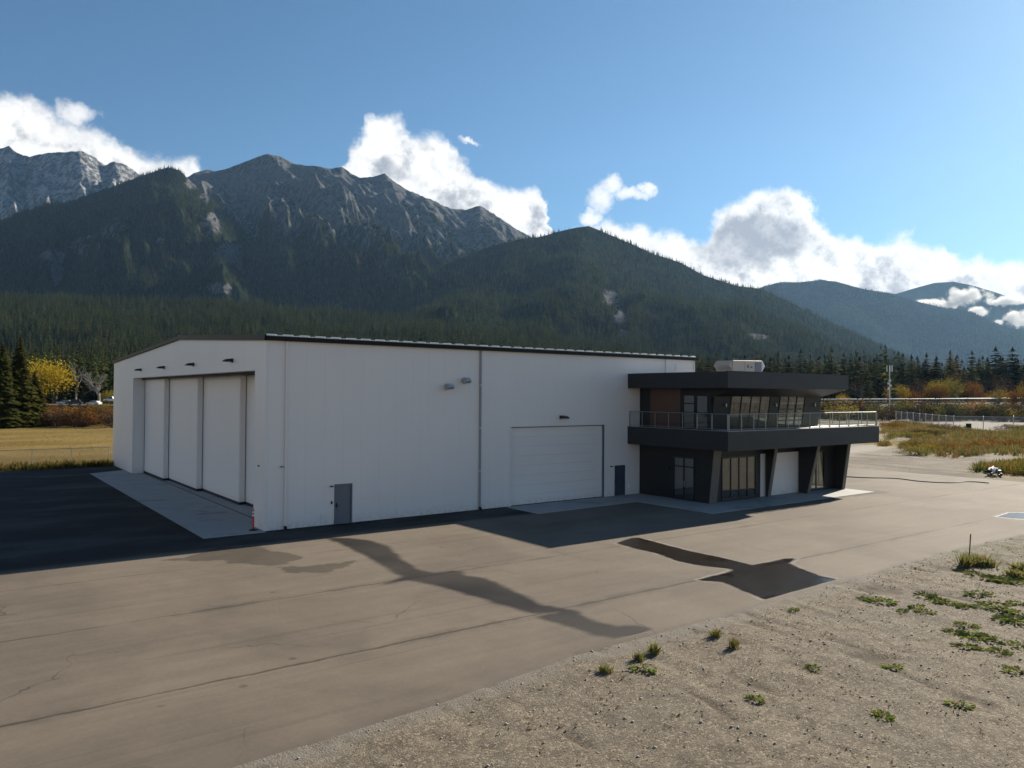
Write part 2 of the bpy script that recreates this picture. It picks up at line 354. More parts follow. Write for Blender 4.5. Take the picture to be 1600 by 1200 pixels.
def asphalt_mat():
    m, g, out = new_mat('asphalt'); p = g.wpos(); s = g.sep(p)
    pale_pave = g.attr('pale_pave'); n_big = g.noise(p, 0.12, 5.0, 0.6); n_mid = g.noise(p, 1.1, 6.0, 0.65); n_fine = g.noise(p, 60.0, 4.0, 0.7)
    n_str = g.noise(g.scale3(p, (0.10, 1.6, 1.0)), 1.0, 6.0, 0.62)        # paver passes along the lane
    dry = g.mix(g.ramp(g.m('ADD', g.m('MULTIPLY', n_big, 0.45), g.m('MULTIPLY', n_str, 0.55)), 0.32, 0.68), (0.124, 0.102, 0.080), (0.150, 0.124, 0.098))
    dark = g.mix(g.ramp(g.noise(g.scale3(p, (0.5, 1.2, 1)), 0.22, 6.0, 0.6), 0.42, 0.70), (0.016, 0.015, 0.015), (0.055, 0.052, 0.050))
    c = g.mix(pale_pave, dark, dry)
    f = g.m('MULTIPLY_ADD', n_fine, 0.5, 0.75); c = g.vm('MULTIPLY', c, g.xyz(f, f, f))
    f = g.m('MULTIPLY', g.m('MULTIPLY_ADD', n_mid, 0.3, 0.85), g.m('MULTIPLY_ADD', g.noise(p, 9.0, 5.0, 0.7), 0.36, 0.82)); c = g.vm('MULTIPLY', c, g.xyz(f, f, f))
    # wear: paler and darker fields, scuffs along the lane, hairline cracks, oil spots
    fld = g.m('MULTIPLY_ADD', g.ramp(g.noise(g.vm('ADD', p, (17.0, 4.0, 0.0)), 0.16, 4.0, 0.55, dist=0.6), 0.35, 0.65), 0.26, 0.86); c = g.vm('MULTIPLY', c, g.xyz(fld, fld, fld))
    sc = g.m('MULTIPLY', g.ramp(g.noise(g.scale3(p, (0.05, 2.6, 1.0)), 1.0, 3.0, 0.5, dist=0.25), 0.60, 0.70), g.m('MULTIPLY', pale_pave, 0.20)); c = g.mix(sc, c, (0.055, 0.045, 0.036))
    vc = g.n('ShaderNodeTexVoronoi'); vc.feature = 'DISTANCE_TO_EDGE'; g.put(vc.inputs['Vector'], g.vm('ADD', p, g.vm('SCALE', g.noise(p, 0.8, 4.0, out='Color'), 0.9))); vc.inputs['Scale'].default_value = 0.16
    ck = g.m('MULTIPLY', g.ramp(vc.outputs['Distance'], 0.0045, 0.001), g.m('MULTIPLY', pale_pave, g.ramp(g.noise(p, 0.2, 3.0), 0.48, 0.6))); c = g.mix(g.m('MULTIPLY', ck, 0.6), c, (0.03, 0.025, 0.02))
    vs = g.n('ShaderNodeTexVoronoi'); g.put(vs.inputs['Vector'], p); vs.inputs['Scale'].default_value = 0.55
    sp = g.m('MULTIPLY', g.ramp(g.m('ADD', vs.outputs['Distance'], g.m('MULTIPLY', n_mid, 0.06)), 0.115, 0.06), g.m('GREATER_THAN', g.sep(vs.outputs['Color'])[0], 0.78)); c = g.mix(g.m('MULTIPLY', sp, 0.45), c, (0.03, 0.026, 0.022))
    # cold joints between paver lanes
    wob = g.m('MULTIPLY', g.m('SUBTRACT', g.noise(g.xyz(s[0], 0.0, 0.0), 0.7, 5.0), 0.5), 0.30)
    for yj, w in ((-12.9, 0.07), (-19.4, 0.10), (-6.4, 0.035)):
        dst = g.m('ABSOLUTE', g.m('ADD', g.m('SUBTRACT', s[1], yj), wob)); wv = g.m('MULTIPLY_ADD', g.noise(g.xyz(s[0], yj, 0.0), 0.35, 6.0, 0.7), w*4.4, w*-1.35)
        k = g.m('MULTIPLY', g.ramp(dst, g.m('MAXIMUM', wv, 0.012), 0.0), g.m('MULTIPLY', pale_pave, 0.75)); c = g.mix(k, c, (0.022, 0.018, 0.014)); hz = g.m('MULTIPLY', g.ramp(dst, w*5.5, 0.0), g.m('MULTIPLY', pale_pave, g.m('MULTIPLY', g.ramp(g.noise(g.xyz(s[0], yj+4.0, s[1]), 0.30, 5.0, 0.65), 0.48, 0.68), 0.55))); c = g.mix(hz, c, (0.045, 0.036, 0.027))
    edge = g.m('MULTIPLY', g.m('SUBTRACT', n_mid, 0.5), 0.35)
    def inside(a, soft=0.05, warp=1.0): return g.ramp(g.m('MULTIPLY_ADD', edge, warp, g.attr(a)), soft, -soft)
    damp = g.m('MULTIPLY', inside('damp', 0.10, 3.4), 0.55); wet = g.m('MULTIPLY', inside('wet', 0.20, 1.4), g.m('MULTIPLY_ADD', g.ramp(n_big, 0.35, 0.65), 0.22, 0.78)); pud = inside('puddle', 0.11, 0.9)
    rim = g.m('MULTIPLY', g.ramp(g.m('ABSOLUTE', g.m('SUBTRACT', g.m('MULTIPLY_ADD', edge, 0.6, g.attr('puddle')), 0.10)), 0.10, 0.0), g.m('MULTIPLY', pale_pave, g.m('MULTIPLY', g.ramp(g.noise(p, 0.45, 4.0), 0.40, 0.62), 0.8)))
    c = g.mix(rim, c, (0.28, 0.25, 0.21)); c = g.mix(damp, c, (0.026, 0.020, 0.013)); 
    c = g.mix(g.m('MULTIPLY', wet, g.m('MULTIPLY_ADD', n_mid, 0.15, 0.82)), c, (0.011, 0.0095, 0.0085)); c = g.mix(g.m('MULTIPLY', pud, 0.9), c, (0.010, 0.008, 0.0065))
    r = g.m('MULTIPLY_ADD', n_mid, 0.12, 0.78); r = g.m('MULTIPLY_ADD', wet, -0.38, r); r = g.m('MULTIPLY_ADD', pud, -0.62, r)
    film = g.ramp(g.noise(g.vm('ADD', p, (3.1, 9.7, 0.0)), 0.5, 4.0, 0.6), 0.56, 0.66); r = g.m('SUBTRACT', r, g.m('MULTIPLY', g.m('MULTIPLY', pud, film), 0.25), clamp=True)
    bs = g.m('MULTIPLY_ADD', g.m('MAXIMUM', wet, pud), -0.28, 0.35)
    principled(g, out, c, g.m('MAXIMUM', r, 0.06), 0, g.m('MULTIPLY_ADD', pale_pave, 0.0, 0.15), g.bump(g.m('ADD', n_fine, g.m('MULTIPLY', n_mid, 0.8)), bs, 0.012)); return m

def concrete_mat():
    m, g, out = new_mat('concrete'); p = g.wpos()
    a = g.noise(p, 0.7, 6.0, 0.65); b = g.noise(p, 30.0, 4.0); st = g.ramp(g.noise(g.vm('ADD', p, (5, 2, 0)), 0.33, 6.0, 0.7), 0.52, 0.66)
    c = g.mix(a, (0.25, 0.25, 0.245), (0.37, 0.365, 0.35)); c = g.mix(g.m('MULTIPLY', st, 0.55), c, (0.12, 0.12, 0.12))
    f = g.m('MULTIPLY_ADD', b, 0.24, 0.88); c = g.vm('MULTIPLY', c, g.xyz(f, f, f))
    principled(g, out, c, 0.75, 0, 0.3, g.bump(b, 0.15, 0.01)); return m

def gravel_mat():
    m, g, out = new_mat('gravel'); p = g.wpos()
    v = g.n('ShaderNodeTexVoronoi'); g.put(v.inputs['Vector'], p); v.inputs['Scale'].default_value = 21.0
    vc = g.sep(v.outputs['Color'])[0]; big = g.noise(p, 0.25, 5.0, 0.6); mid = g.noise(p, 2.2, 6.0, 0.7); fin = g.noise(p, 45.0, 5.0, 0.7)
    c = g.mix(g.ramp(mid, 0.3, 0.7), (0.100, 0.079, 0.056), (0.198, 0.164, 0.122)); c = g.mix(g.m('MULTIPLY', g.ramp(big, 0.45, 0.65), 0.6), c, (0.135, 0.115, 0.090))
    c = g.mix(g.ramp(vc, 0.72, 0.95), c, (0.27, 0.225, 0.165)); c = g.mix(g.m('MULTIPLY', g.ramp(vc, 0.2, 0.0), 0.6), c, (0.06, 0.048, 0.036))
    c = g.mix(g.m('MULTIPLY', g.attr('rut'), 0.6), c, (0.052, 0.038, 0.025))
    c = g.mix(g.m('MULTIPLY', g.attr('verge'), g.ramp(mid, 0.2, 0.6)), c, (0.185, 0.165, 0.140))
    gr = g.m('MULTIPLY', g.attr('green'), g.ramp(g.noise(p, 1.4, 6.0, 0.7), 0.45, 0.62)); c = g.mix(g.m('MULTIPLY', gr, 0.8), c, (0.075, 0.085, 0.022))
    f = g.m('MULTIPLY_ADD', fin, 0.9, 0.55); c = g.vm('MULTIPLY', c, g.xyz(f, f, f))
    h = g.m('ADD', g.m('MULTIPLY', v.outputs['Distance'], -0.6), g.m('ADD', g.m('MULTIPLY', mid, 1.6), fin))
    principled(g, out, c, 0.9, 0, 0.2, g.bump(h, 0.9, 0.035)); return m

def dirt_mat():
    m, g, out = new_mat('dirt'); p = g.wpos()
    a = g.noise(p, 0.13, 6.0, 0.65); b = g.noise(p, 1.3, 6.0, 0.7); n_tr = g.noise(g.scale3(p, (0.35, 0.06, 1)), 1.0, 5.0, 0.6)
    c = g.mix(g.ramp(a, 0.35, 0.65), (0.105, 0.085, 0.066), (0.185, 0.155, 0.122)); c = g.mix(g.m('MULTIPLY', g.ramp(n_tr, 0.5, 0.62), 0.6), c, (0.050, 0.038, 0.029))
    c = g.mix(g.attr('pale'), c, (0.31, 0.28, 0.245)); c = g.mix(g.m('MULTIPLY', g.attr('grassy'), g.ramp(b, 0.3, 0.6)), c, (0.19, 0.14, 0.045))
    f = g.m('MULTIPLY_ADD', b, 0.8, 0.6); c = g.vm('MULTIPLY', c, g.xyz(f, f, f))
    principled(g, out, c, 0.92, 0, 0.2, g.bump(g.m('ADD', b, g.noise(p, 9.0, 4.0)), 0.7, 0.12)); return m

def field_mat():
    m, g, out = new_mat('field_grass'); p = g.wpos()
    a = g.noise(g.scale3(p, (0.4, 1.0, 1.0)), 0.10, 6.0, 0.65); b = g.noise(p, 1.2, 6.0, 0.75); far = g.attr('forest')
    c = g.mix(g.ramp(a, 0.35, 0.65), (0.135, 0.092, 0.026), (0.21, 0.148, 0.046)); c = g.mix(g.m('MULTIPLY', g.ramp(g.noise(p, 0.06, 5.0), 0.55, 0.68), 0.5), c, (0.08, 0.068, 0.024))
    f = g.m('MULTIPLY_ADD', b, 0.7, 0.65); c = g.vm('MULTIPLY', c, g.xyz(f, f, f)); c = g.mix(far, c, (0.030, 0.034, 0.017))
    principled(g, out, c, 0.95, 0, 0.1, g.bump(b, 0.6, 0.25)); return m

def mountain_mat(name, forest=(0.013, 0.018, 0.010), rock=(0.165, 0.162, 0.168)):
    m, g, out = new_mat(name); p = g.wpos(); ps = g.scale3(p, (1, 1, 0.35))
    n1 = g.noise(p, 0.012, 8.0, 0.72); n2 = g.noise(ps, 0.05, 8.0, 0.75); tr = g.noise(g.scale3(p, (1, 1, 0.25)), 0.12, 3.0, 0.7)
    rkv = g.attr('rock'); k = g.ramp(g.m('MULTIPLY_ADD', g.m('MULTIPLY', rkv, g.m('SUBTRACT', n2, 0.5)), 4.5, rkv), 0.34, 0.60)
    fo = g.mix(g.ramp(n1, 0.35, 0.65), forest, tuple(v*1.9 for v in forest)); f = g.m('MULTIPLY_ADD', tr, 1.2, 0.4); fo = g.vm('MULTIPLY', fo, g.xyz(f, f, f))
    ro = g.mix(g.ramp(n2, 0.35, 0.7), tuple(v*0.45 for v in rock), rock); sn = g.m('MULTIPLY', g.attr('snow'), g.ramp(g.noise(p, 0.02, 7.0, 0.7), 0.42, 0.58)); ro = g.mix(sn, ro, (0.52, 0.54, 0.58))
    c = g.mix(k, fo, ro)
    principled(g, out, c, 1.0, 0, 0.0, g.bump(g.m('ADD', n2, g.m('MULTIPLY', tr, 0.6)), 0.8, 14.0)); return m

# ================================================================== SETTING
def cam_rd(X, Y):
    dx = X-CAM[0]; dy = Y-CAM[1]; return dx*RH[0]+dy*RH[1], dx*FH[0]+dy*FH[1]
def valley_z(X, Y):
    """the valley floor: level round the site, rising gently towards the woods on the left"""
    r, d = cam_rd(np.asarray(X, float), np.asarray(Y, float)); w = sstep(0.10, -0.25, r/np.maximum(d, 1))
    return w*(0.013*np.clip(d-150, 0, 450)+0.00003*np.clip(d-150, 0, 450)**2) - 0.02

def sdf_poly(P, X, Y):
    P = np.asarray(P, float); d2 = np.full(X.shape, 1e9); ins = np.zeros(X.shape, bool); n = len(P)
    for i in range(n):
        a = P[i]; b = P[(i+1) % n]; ab = b-a
        t = np.clip(((X-a[0])*ab[0]+(Y-a[1])*ab[1])/(ab @ ab+1e-9), 0, 1)
        d2 = np.minimum(d2, (X-a[0]-t*ab[0])**2+(Y-a[1]-t*ab[1])**2)
        c = ((a[1] > Y) != (b[1] > Y)) & (X < (b[0]-a[0])*(Y-a[1])/(b[1]-a[1]+1e-12)+a[0]); ins ^= c
    return np.where(ins, -1, 1)*np.sqrt(d2)
def px_poly(pts): return [ground_at(x, y)[:2] for x, y in pts]

EDGE = np.array([(-70, -24.6), (-12, -24.2), (-4, -23.7)]+[tuple(ground_at(x, y)[:2]) for x, y in ((845, 1045), (900, 1025), (1025, 992), (1100, 972), (1169, 953), (1240, 932), (1319, 909), (1420, 880), (1500, 858), (1600, 836))]+[(46, -22.6), (60, -22.6)])
def edge_y(x): return np.interp(x, EDGE[:, 0], EDGE[:, 1])+0.10*(fbm(x*0.8, 0*x, 5, 4)-0.5)+0.12*(fbm(x*0.16, 0*x+3, 9, 3)-0.5)

def make_asphalt():
    xs = np.unique(np.concatenate([np.linspace(-60, -14, 24), np.arange(-14, 46, 0.16), np.linspace(46, 59.2, 50)]))
    tb = np.unique(np.concatenate([np.linspace(0, 1, 140)]))
    yb = np.linspace(-2, 42, 45)[1:]
    X = np.repeat(xs[:, None], len(tb)+len(yb), 1); e = edge_y(xs)
    Y = np.concatenate([e[:, None]+(-2-e[:, None])*tb[None], np.repeat(yb[None], len(xs), 0)], 1)
    # ragged right-hand end of the paving
    k = X > 58.9; X = np.where(k, X+1.2*(fbm(Y*0.25, Y*0, 31, 4)-0.5), X)
    Z = np.full(X.shape, 0.035)+0.012*(fbm(X*0.15, Y*0.15, 3, 3)-0.5)
    Z = np.where(np.arange(len(tb)+len(yb))[None] == 0, -0.06, Z)
    wet = px_poly([(505, 841), (545, 842), (578, 845), (608, 855), (630, 876), (652, 890), (675, 897), (705, 893), (722, 894), (728, 901), (760, 905), (800, 923), (850, 947), (885, 953), (905, 957), (930, 972), (962, 980), (1000, 978), (1022, 985), (1014, 990), (995, 996), (960, 1000), (925, 994), (893, 983), (866, 975), (838, 966), (870, 958), (830, 961), (788, 948), (735, 932), (690, 919), (640, 908), (600, 915), (628, 902), (608, 893), (582, 876), (545, 857), (520, 846)])
    pud = px_poly([(962, 850), (985, 842), (997, 841), (1032, 850), (1070, 860), (1100, 867), (1140, 875), (1175, 884), (1203, 879), (1225, 874), (1247, 873), (1233, 881), (1262, 893), (1287, 902), (1319, 908), (1287, 917), (1241, 930), (1216, 938), (1194, 938), (1169, 928), (1150, 920), (1128, 911), (1098, 909), (1090, 907), (1131, 897), (1147, 892), (1131, 889), (1100, 886), (1062, 879), (1025, 866), (987, 857)])
    pud2 = px_poly([(1555, 808), (1575, 802), (1640, 800), (1640, 812), (1590, 812)])
    damps = [px_poly([(250, 877), (300, 870), (344, 856), (403, 854), (422, 862), (456, 866), (472, 873), (447, 882), (425, 884), (406, 885), (378, 882), (347, 881), (350, 877)]),
             px_poly([(437, 887), (470, 886), (520, 882), (552, 878), (548, 886), (510, 896), (470, 897), (445, 896)]),
             px_poly([(1245, 786), (1262, 780), (1345, 768), (1372, 767), (1392, 770), (1330, 777), (1290, 783)])]
    def f(P):
        a = sdf_poly(P, X, Y); a[:, :2] = 2.0; return a.ravel()
    # darker paving behind and beside the hangar, paler paving in front
    pale_pave = sstep(-2.4, -3.6, Y+0.5*(fbm(X*0.3, Y*0.3, 12, 3)-0.5))
    pale_pave = np.maximum(pale_pave, sstep(43, 45, X))
    np_mesh('asphalt', np.stack([X.ravel(), Y.ravel(), Z.ravel()], 1), grid_quads(*X.shape), asphalt_mat(),
            dict(wet=f(wet), puddle=np.minimum(f(pud), f(pud2)), damp=np.min([f(d) for d in damps], 0), pale_pave=pale_pave.ravel()), kind='structure')
make_asphalt()

M_CONC = concrete_mat()
def slab(name, poly, z, joints=()):
    o = MB().prism(poly, 'z', -0.1, z).build(name, M_CONC, kind='structure'); return o
slab('concrete_apron', [(-3.02, -0.23), (-0.02, -0.23), (-0.02, 1.75), (2.45, 1.75), (2.45, 33.8), (-0.02, 33.8), (-0.02, 37.3), (-2.95, 35.5)], 0.055)
slab('pavement', [(15.1, -3.3), (23.75, -2.95), (23.75, -9.1), (42.3, -9.1), (42.3, 0), (15.1, 0)], 0.058)

def make_gravel():
    xs = np.arange(-20, 63, 0.15); t = np.linspace(0, 1, 170)**1.0
    X = np.repeat(xs[:, None], len(t), 1); e = edge_y(xs)+0.45
    Y = e[:, None]+(-48-e[:, None])*t[None]
    q0, q1 = ground_at(1240, 950), ground_at(1470, 1015); a = math.atan2(q1[1]-q0[1], q1[0]-q0[0]); U = X*math.cos(a)+Y*math.sin(a); V = -X*math.sin(a)+Y*math.cos(a)
    Z = -0.015+0.10*(fbm(X*0.3, Y*0.3, 2, 5)-0.5)+0.08*(ridged(U*0.22, V*0.95, 8, 4)-0.6)+0.07*(fbm(X*2.6, Y*2.6, 4, 3, 0.65)-0.5)
    Z = Z*sstep(0, 1.6, np.abs(Y-e[:, None]))-0.012
    green = sstep(0.46, 0.62, fbm(X*0.12, Y*0.12, 77, 4))*sstep(8, 22, X)
    rut = sstep(0.74, 0.9, ridged(U*0.16+3, V*0.75, 52, 2, 0.4))*sstep(0.40, 0.60, fbm(X*0.5, Y*0.5, 19, 4))
    Z = Z-0.05*rut
    np_mesh('gravel_lot', np.stack([X.ravel(), Y.ravel(), Z.ravel()], 1), grid_quads(*X.shape)[:, ::-1], gravel_mat(), dict(green=green.ravel(), rut=(rut*sstep(0.6, 1.6, np.abs(Y-e[:, None]))).ravel(), verge=sstep(1.3, 0.5, np.abs(Y-e[:, None])+0.9*(fbm(X*0.7, Y*0.7, 28, 3)-0.5)).ravel()), kind='structure')
    return X, Y, Z
GX, GY, GZ = make_gravel()
def gravel_z(x, y):
    i = int(np.clip(round((x+20)/0.15), 0, GX.shape[0]-1)); j = int(np.argmin(np.abs(GY[i]-y))); return float(GZ[i, j])

def dirt_h(X, Y):
    z = 0.5*(fbm(X*0.045, Y*0.045, 41, 4)-0.5)+0.22*(ridged(X*0.05+Y*0.02, Y*0.12, 44, 3)-0.6)
    r, d = cam_rd(X, Y)
    return z*sstep(59, 72, X)*sstep(250, 190, d)-0.03
WEEDZ = [[(1410, 690), (1425, 676), (1480, 672), (1560, 676), (1640, 680), (1640, 716), (1560, 712), (1500, 716), (1450, 714), (1420, 712)],
         [(1378, 664), (1400, 660), (1470, 665), (1525, 670), (1500, 678), (1430, 681), (1378, 690)],
         [(1525, 738), (1560, 728), (1640, 722), (1640, 748), (1580, 750), (1540, 745)], [(1570, 665), (1640, 668), (1640, 678), (1590, 678)],
         [(1375, 690), (1395, 684), (1398, 690), (1380, 697)]]
WEEDP = [px_poly(p) for p in WEEDZ]
def make_dirt():
    xs = np.concatenate([np.arange(58.5, 120, 0.7), np.arange(120, 330, 2.2)]); ys = np.concatenate([np.arange(-60, 60, 0.8), np.arange(60, 150, 2.0)])
    X, Y = np.meshgrid(xs, ys, indexing='ij'); Z = dirt_h(X, Y)
    Z[:6] = np.minimum(Z[:6], -0.02)
    q = px_poly([(1410, 664), (1440, 662), (1500, 671), (1640, 673), (1640, 660), (1450, 650), (1410, 655)]); road = px_poly([(1290, 700), (1378, 692), (1440, 684), (1500, 678), (1530, 670), (1568, 669), (1545, 679), (1480, 687), (1400, 697), (1330, 712)])
    pale = np.maximum(sstep(3, -3, sdf_poly(q, X, Y)), sstep(1.5, -1.5, sdf_poly(road, X, Y)+2*(fbm(X*.1, Y*.1, 6)-.5)))*0.8
    gr = np.max([sstep(2.5, -2.5, sdf_poly(p, X, Y)+5*(fbm(X*.12, Y*.12, 61)-.5)) for p in WEEDP], 0)
    np_mesh('dirt_lot', np.stack([X.ravel(), Y.ravel(), Z.ravel()], 1), grid_quads(*X.shape), dirt_mat(), dict(pale=pale.ravel(), grassy=gr.ravel()), kind='structure')
make_dirt()

def make_ground():
    d = np.concatenate([np.linspace(-700, -80, 8), np.linspace(-60, 60, 13), np.geomspace(66, 5200, 90)]); a = np.linspace(-1.15, 1.15, 120)
    D, A = np.meshgrid(d, a, indexing='ij'); Rr = A*np.maximum(np.abs(D), 140)
    X = CAM[0]+RH[0]*Rr+FH[0]*D; Y = CAM[1]+RH[1]*Rr+FH[1]*D
    Z = valley_z(X, Y)-0.12; fo = sstep(190, 230, D+12*(fbm(X*.05, Y*.05, 3)-.5))*0.85
    np_mesh('ground', np.stack([X.ravel(), Y.ravel(), Z.ravel()], 1), grid_quads(*X.shape)[:, ::-1], field_mat(), dict(forest=fo.ravel()), kind='structure')
make_ground()

# ------------------------------------------------------------------ mountains
M_MTN = mountain_mat('mountain_forest'); M_CRAG = mountain_mat('mountain_crag', rock=(0.12, 0.115, 0.115))
M_FAR = mountain_mat('mountain_far', forest=(0.014, 0.019, 0.013), rock=(0.03, 0.03, 0.03))
LAND = {}
def mountain(name, crest, D, run, seed, nA=420, nT=150, rough=0.13, power=1.25, gully=420.0, rocks=(), rockbase=0.0, rockhigh=None, snow=0.0, mat=None, zfoot=-5.0, wig=0.10, jag=8.0, slant=0.0):
    cx = np.array([c[0] for c in crest], float); cyy = np.array([c[1] for c in crest], float)
    px = np.linspace(cx[0], cx[-1], nA); py = np.interp(px, cx, cyy)
    t = np.concatenate([np.linspace(-0.35, 0, 26)[:-1], np.linspace(0, 1, nT)])
    Dd = np.array(D)if hasattr(D, '__len__') else np.array([D, D]); Dc = np.interp(np.linspace(0, 1, nA), np.linspace(0, 1, len(Dd)), Dd)
    Dc = Dc*(1+wig*(fbm(np.linspace(0, 6, nA), np.zeros(nA), seed+90, 3)-0.5))
    rays = np.array([ray(x, y) for x, y in zip(px, py)]); hf = rays[:, :2] @ FH
    dirx = rays[:, 0]/hf; diry = rays[:, 1]/hf; zc = CAM[2]+rays[:, 2]/hf*Dc
    T = t[None, :]; dist = Dc[:, None]-run*T
    arc = (px-800)/F_PX*Dc.mean(); S = arc[:, None]+slant*run*T; Q = dist
    tt = np.clip(T, 0, 1); base = zfoot+(zc[:, None]-zfoot)*np.where(T >= 0, (1-tt)**power, 1+T*1.6)
    env = np.clip(4*tt*(1-tt), 0, 1)**0.6*(T > 0)
    amp = rough*(zc[:, None]-zfoot)*(1-0.55*sstep(0.55, 0.9, tt))
    gl = ridged(S/gully, Q/(gully*3.2), seed, 5, 0.52)-0.62; gl2 = fbm(S/(gully*2.3), Q/(gully*2.3), seed+5, 4)-0.5
    Z = base+amp*env*(1.25*gl+1.9*gl2)
    Z = Z+jag*(fbm(S/60, Q/60, seed+11, 4)-0.5)*2*np.where(T == 0, 0.45, 1.0)
    X = CAM[0]+dirx[:, None]*dist; Y = CAM[1]+diry[:, None]*dist
    P = np.stack([X, Y, Z], -1)
    sx, sy = to_px(P.reshape(-1, 3)); sx = sx.reshape(X.shape); sy = sy.reshape(X.shape)
    slope = np.abs(np.gradient(Z, axis=1))/(run/nT)
    rk = rockbase+0.08*sstep(0.8, 1.6, slope)
    if rockhigh is not None: rk = rk+sstep(rockhigh[0], rockhigh[1], Z+160*(fbm(S/300, Q/300, seed+70, 4)-0.5))*(0.25+0.75*ridged((S+0.55*Q)/110, (Q-0.3*S)/700, seed+33, 4))
    for (rx, ry, wx, wy, k) in rocks: rk = np.maximum(rk, k*np.exp(-((sx-rx)/wx)**2-((sy-ry)/wy)**2))
    rk = np.clip(rk*(0.55+0.9*fbm(S/110, Q/240, seed+21, 4))+0.10*(fbm(S/140, Q/300, seed+22, 4)-0.5), 0, 1)
    np_mesh('mountain', P.reshape(-1, 3), grid_quads(*X.shape), mat or M_MTN, dict(rock=rk.ravel(), snow=np.full(rk.size, snow)), kind='structure')
    k = t >= -0.02
    LAND[name] = (P[:, k], rk[:, k], sx[:, k], sy[:, k])

mountain('peaks', [(-420, 260), (-260, 215), (-120, 240), (-60, 222), (0, 232), (14, 228), (30, 240), (46, 246), (62, 241), (100, 237), (126, 236), (150, 247), (165, 258), (178, 253), (191, 254), (205, 263), (216, 272), (240, 282), (300, 300), (380, 330)], 5200, 2300, 11, nA=320, nT=110, rough=0.20, rockbase=0.65, snow=0.55, mat=M_CRAG, jag=22, gully=300)
mountain('massif', [(60, 420), (140, 330), (200, 300), (260, 285), (295, 276), (303, 270), (322, 265), (336, 268), (360, 262), (390, 250), (418, 240), (440, 246), (462, 257), (490, 259), (520, 263), (534, 261), (550, 272), (563, 277), (580, 277), (601, 273), (607, 277), (622, 288), (650, 304), (680, 317), (702, 326), (730, 332), (750, 327), (772, 338), (800, 356), (822, 371), (870, 410), (940, 460), (1010, 520)], 4500, 2900, 23, nA=560, nT=210, rough=0.27, slant=-0.35,
         rocks=[(420, 262, 45, 18, 0.75), (330, 290, 28, 30, 0.8), (500, 285, 55, 28, 0.62), (560, 300, 60, 30, 0.6), (520, 330, 60, 35, 0.5), (610, 345, 60, 40, 0.5), (600, 410, 30, 12, 0.45)], rockhigh=(230, 1000), jag=14, gully=330)
mountain('shoulder', [(-500, 330), (-260, 365), (-100, 372), (0, 352), (60, 337), (90, 323), (150, 300), (200, 283), (230, 272), (262, 261), (280, 267), (293, 278), (310, 294), (330, 311), (350, 332), (375, 355), (400, 380), (417, 402), (428, 428), (455, 450), (520, 476), (600, 500)], 3500, 1900, 37, nA=460, nT=170, rough=0.22,
         rocks=[(300, 285, 14, 16, 0.8), (318, 310, 16, 14, 0.7), (395, 400, 30, 24, 1.3), (360, 395, 25, 18, 1.0), (80, 400, 22, 10, 1.1), (88, 425, 10, 28, 1.2), (135, 385, 34, 16, 1.0), (345, 450, 26, 12, 0.7), (250, 375, 10, 8, 0.6), (200, 330, 60, 30, 0.30), (330, 345, 30, 30, 0.55), (280, 330, 30, 30, 0.4), (150, 420, 50, 14, 0.4)], jag=11, gully=240)
mountain('hill', [(560, 500), (600, 470), (622, 456), (660, 433), (700, 412), (750, 391), (800, 376), (840, 371), (870, 363), (900, 356), (920, 353), (942, 362), (980, 378), (1020, 396), (1060, 409), (1100, 430), (1150, 446), (1190, 452), (1230, 470), (1300, 505), (1370, 538), (1440, 572), (1520, 600), (1700, 612)], 2900, 1900, 51, nA=460, nT=170, rough=0.20,
         rocks=[(955, 470, 18, 22, 0.75), (968, 495, 14, 18, 0.75), (975, 520, 16, 14, 0.6), (1185, 525, 20, 6, 0.7), (1020, 408, 12, 5, 0.6)], jag=6, gully=380)
mountain('ridge', [(1080, 520), (1140, 470), (1195, 447), (1220, 441), (1250, 441), (1285, 437), (1310, 441), (1350, 452), (1390, 458), (1412, 464), (1440, 473), (1480, 482), (1520, 488), (1545, 500), (1572, 512), (1600, 520), (1700, 545), (1900, 575), (2100, 560)], 5600, 1500, 67, nA=300, nT=100, rough=0.12, jag=5, gully=500, mat=M_FAR)
mountain('distant', [(1280, 520), (1350, 480), (1400, 459), (1430, 450), (1460, 442), (1490, 440), (1520, 446), (1560, 458), (1585, 468), (1600, 474), (1700, 490), (1850, 450), (2100, 470)], 9000, 1500, 83, nA=200, nT=60, rough=0.10, jag=5, gully=700, mat=M_FAR)
mountain('bench', [(-700, 470), (-300, 470), (-60, 466), (60, 468), (180, 474), (300, 474), (420, 480), (520, 492), (620, 500), (720, 512), (820, 526), (920, 546), (1020, 566), (1120, 585), (1240, 604), (1400, 614)], [1900, 1850, 1800, 1700, 1500, 1300], 1050, 97, nA=360, nT=120, rough=0.08, power=1.15, rocks=[(40, 480, 30, 6, 0.5), (60, 500, 20, 5, 0.5)], jag=5, gully=260, zfoot=2.0)

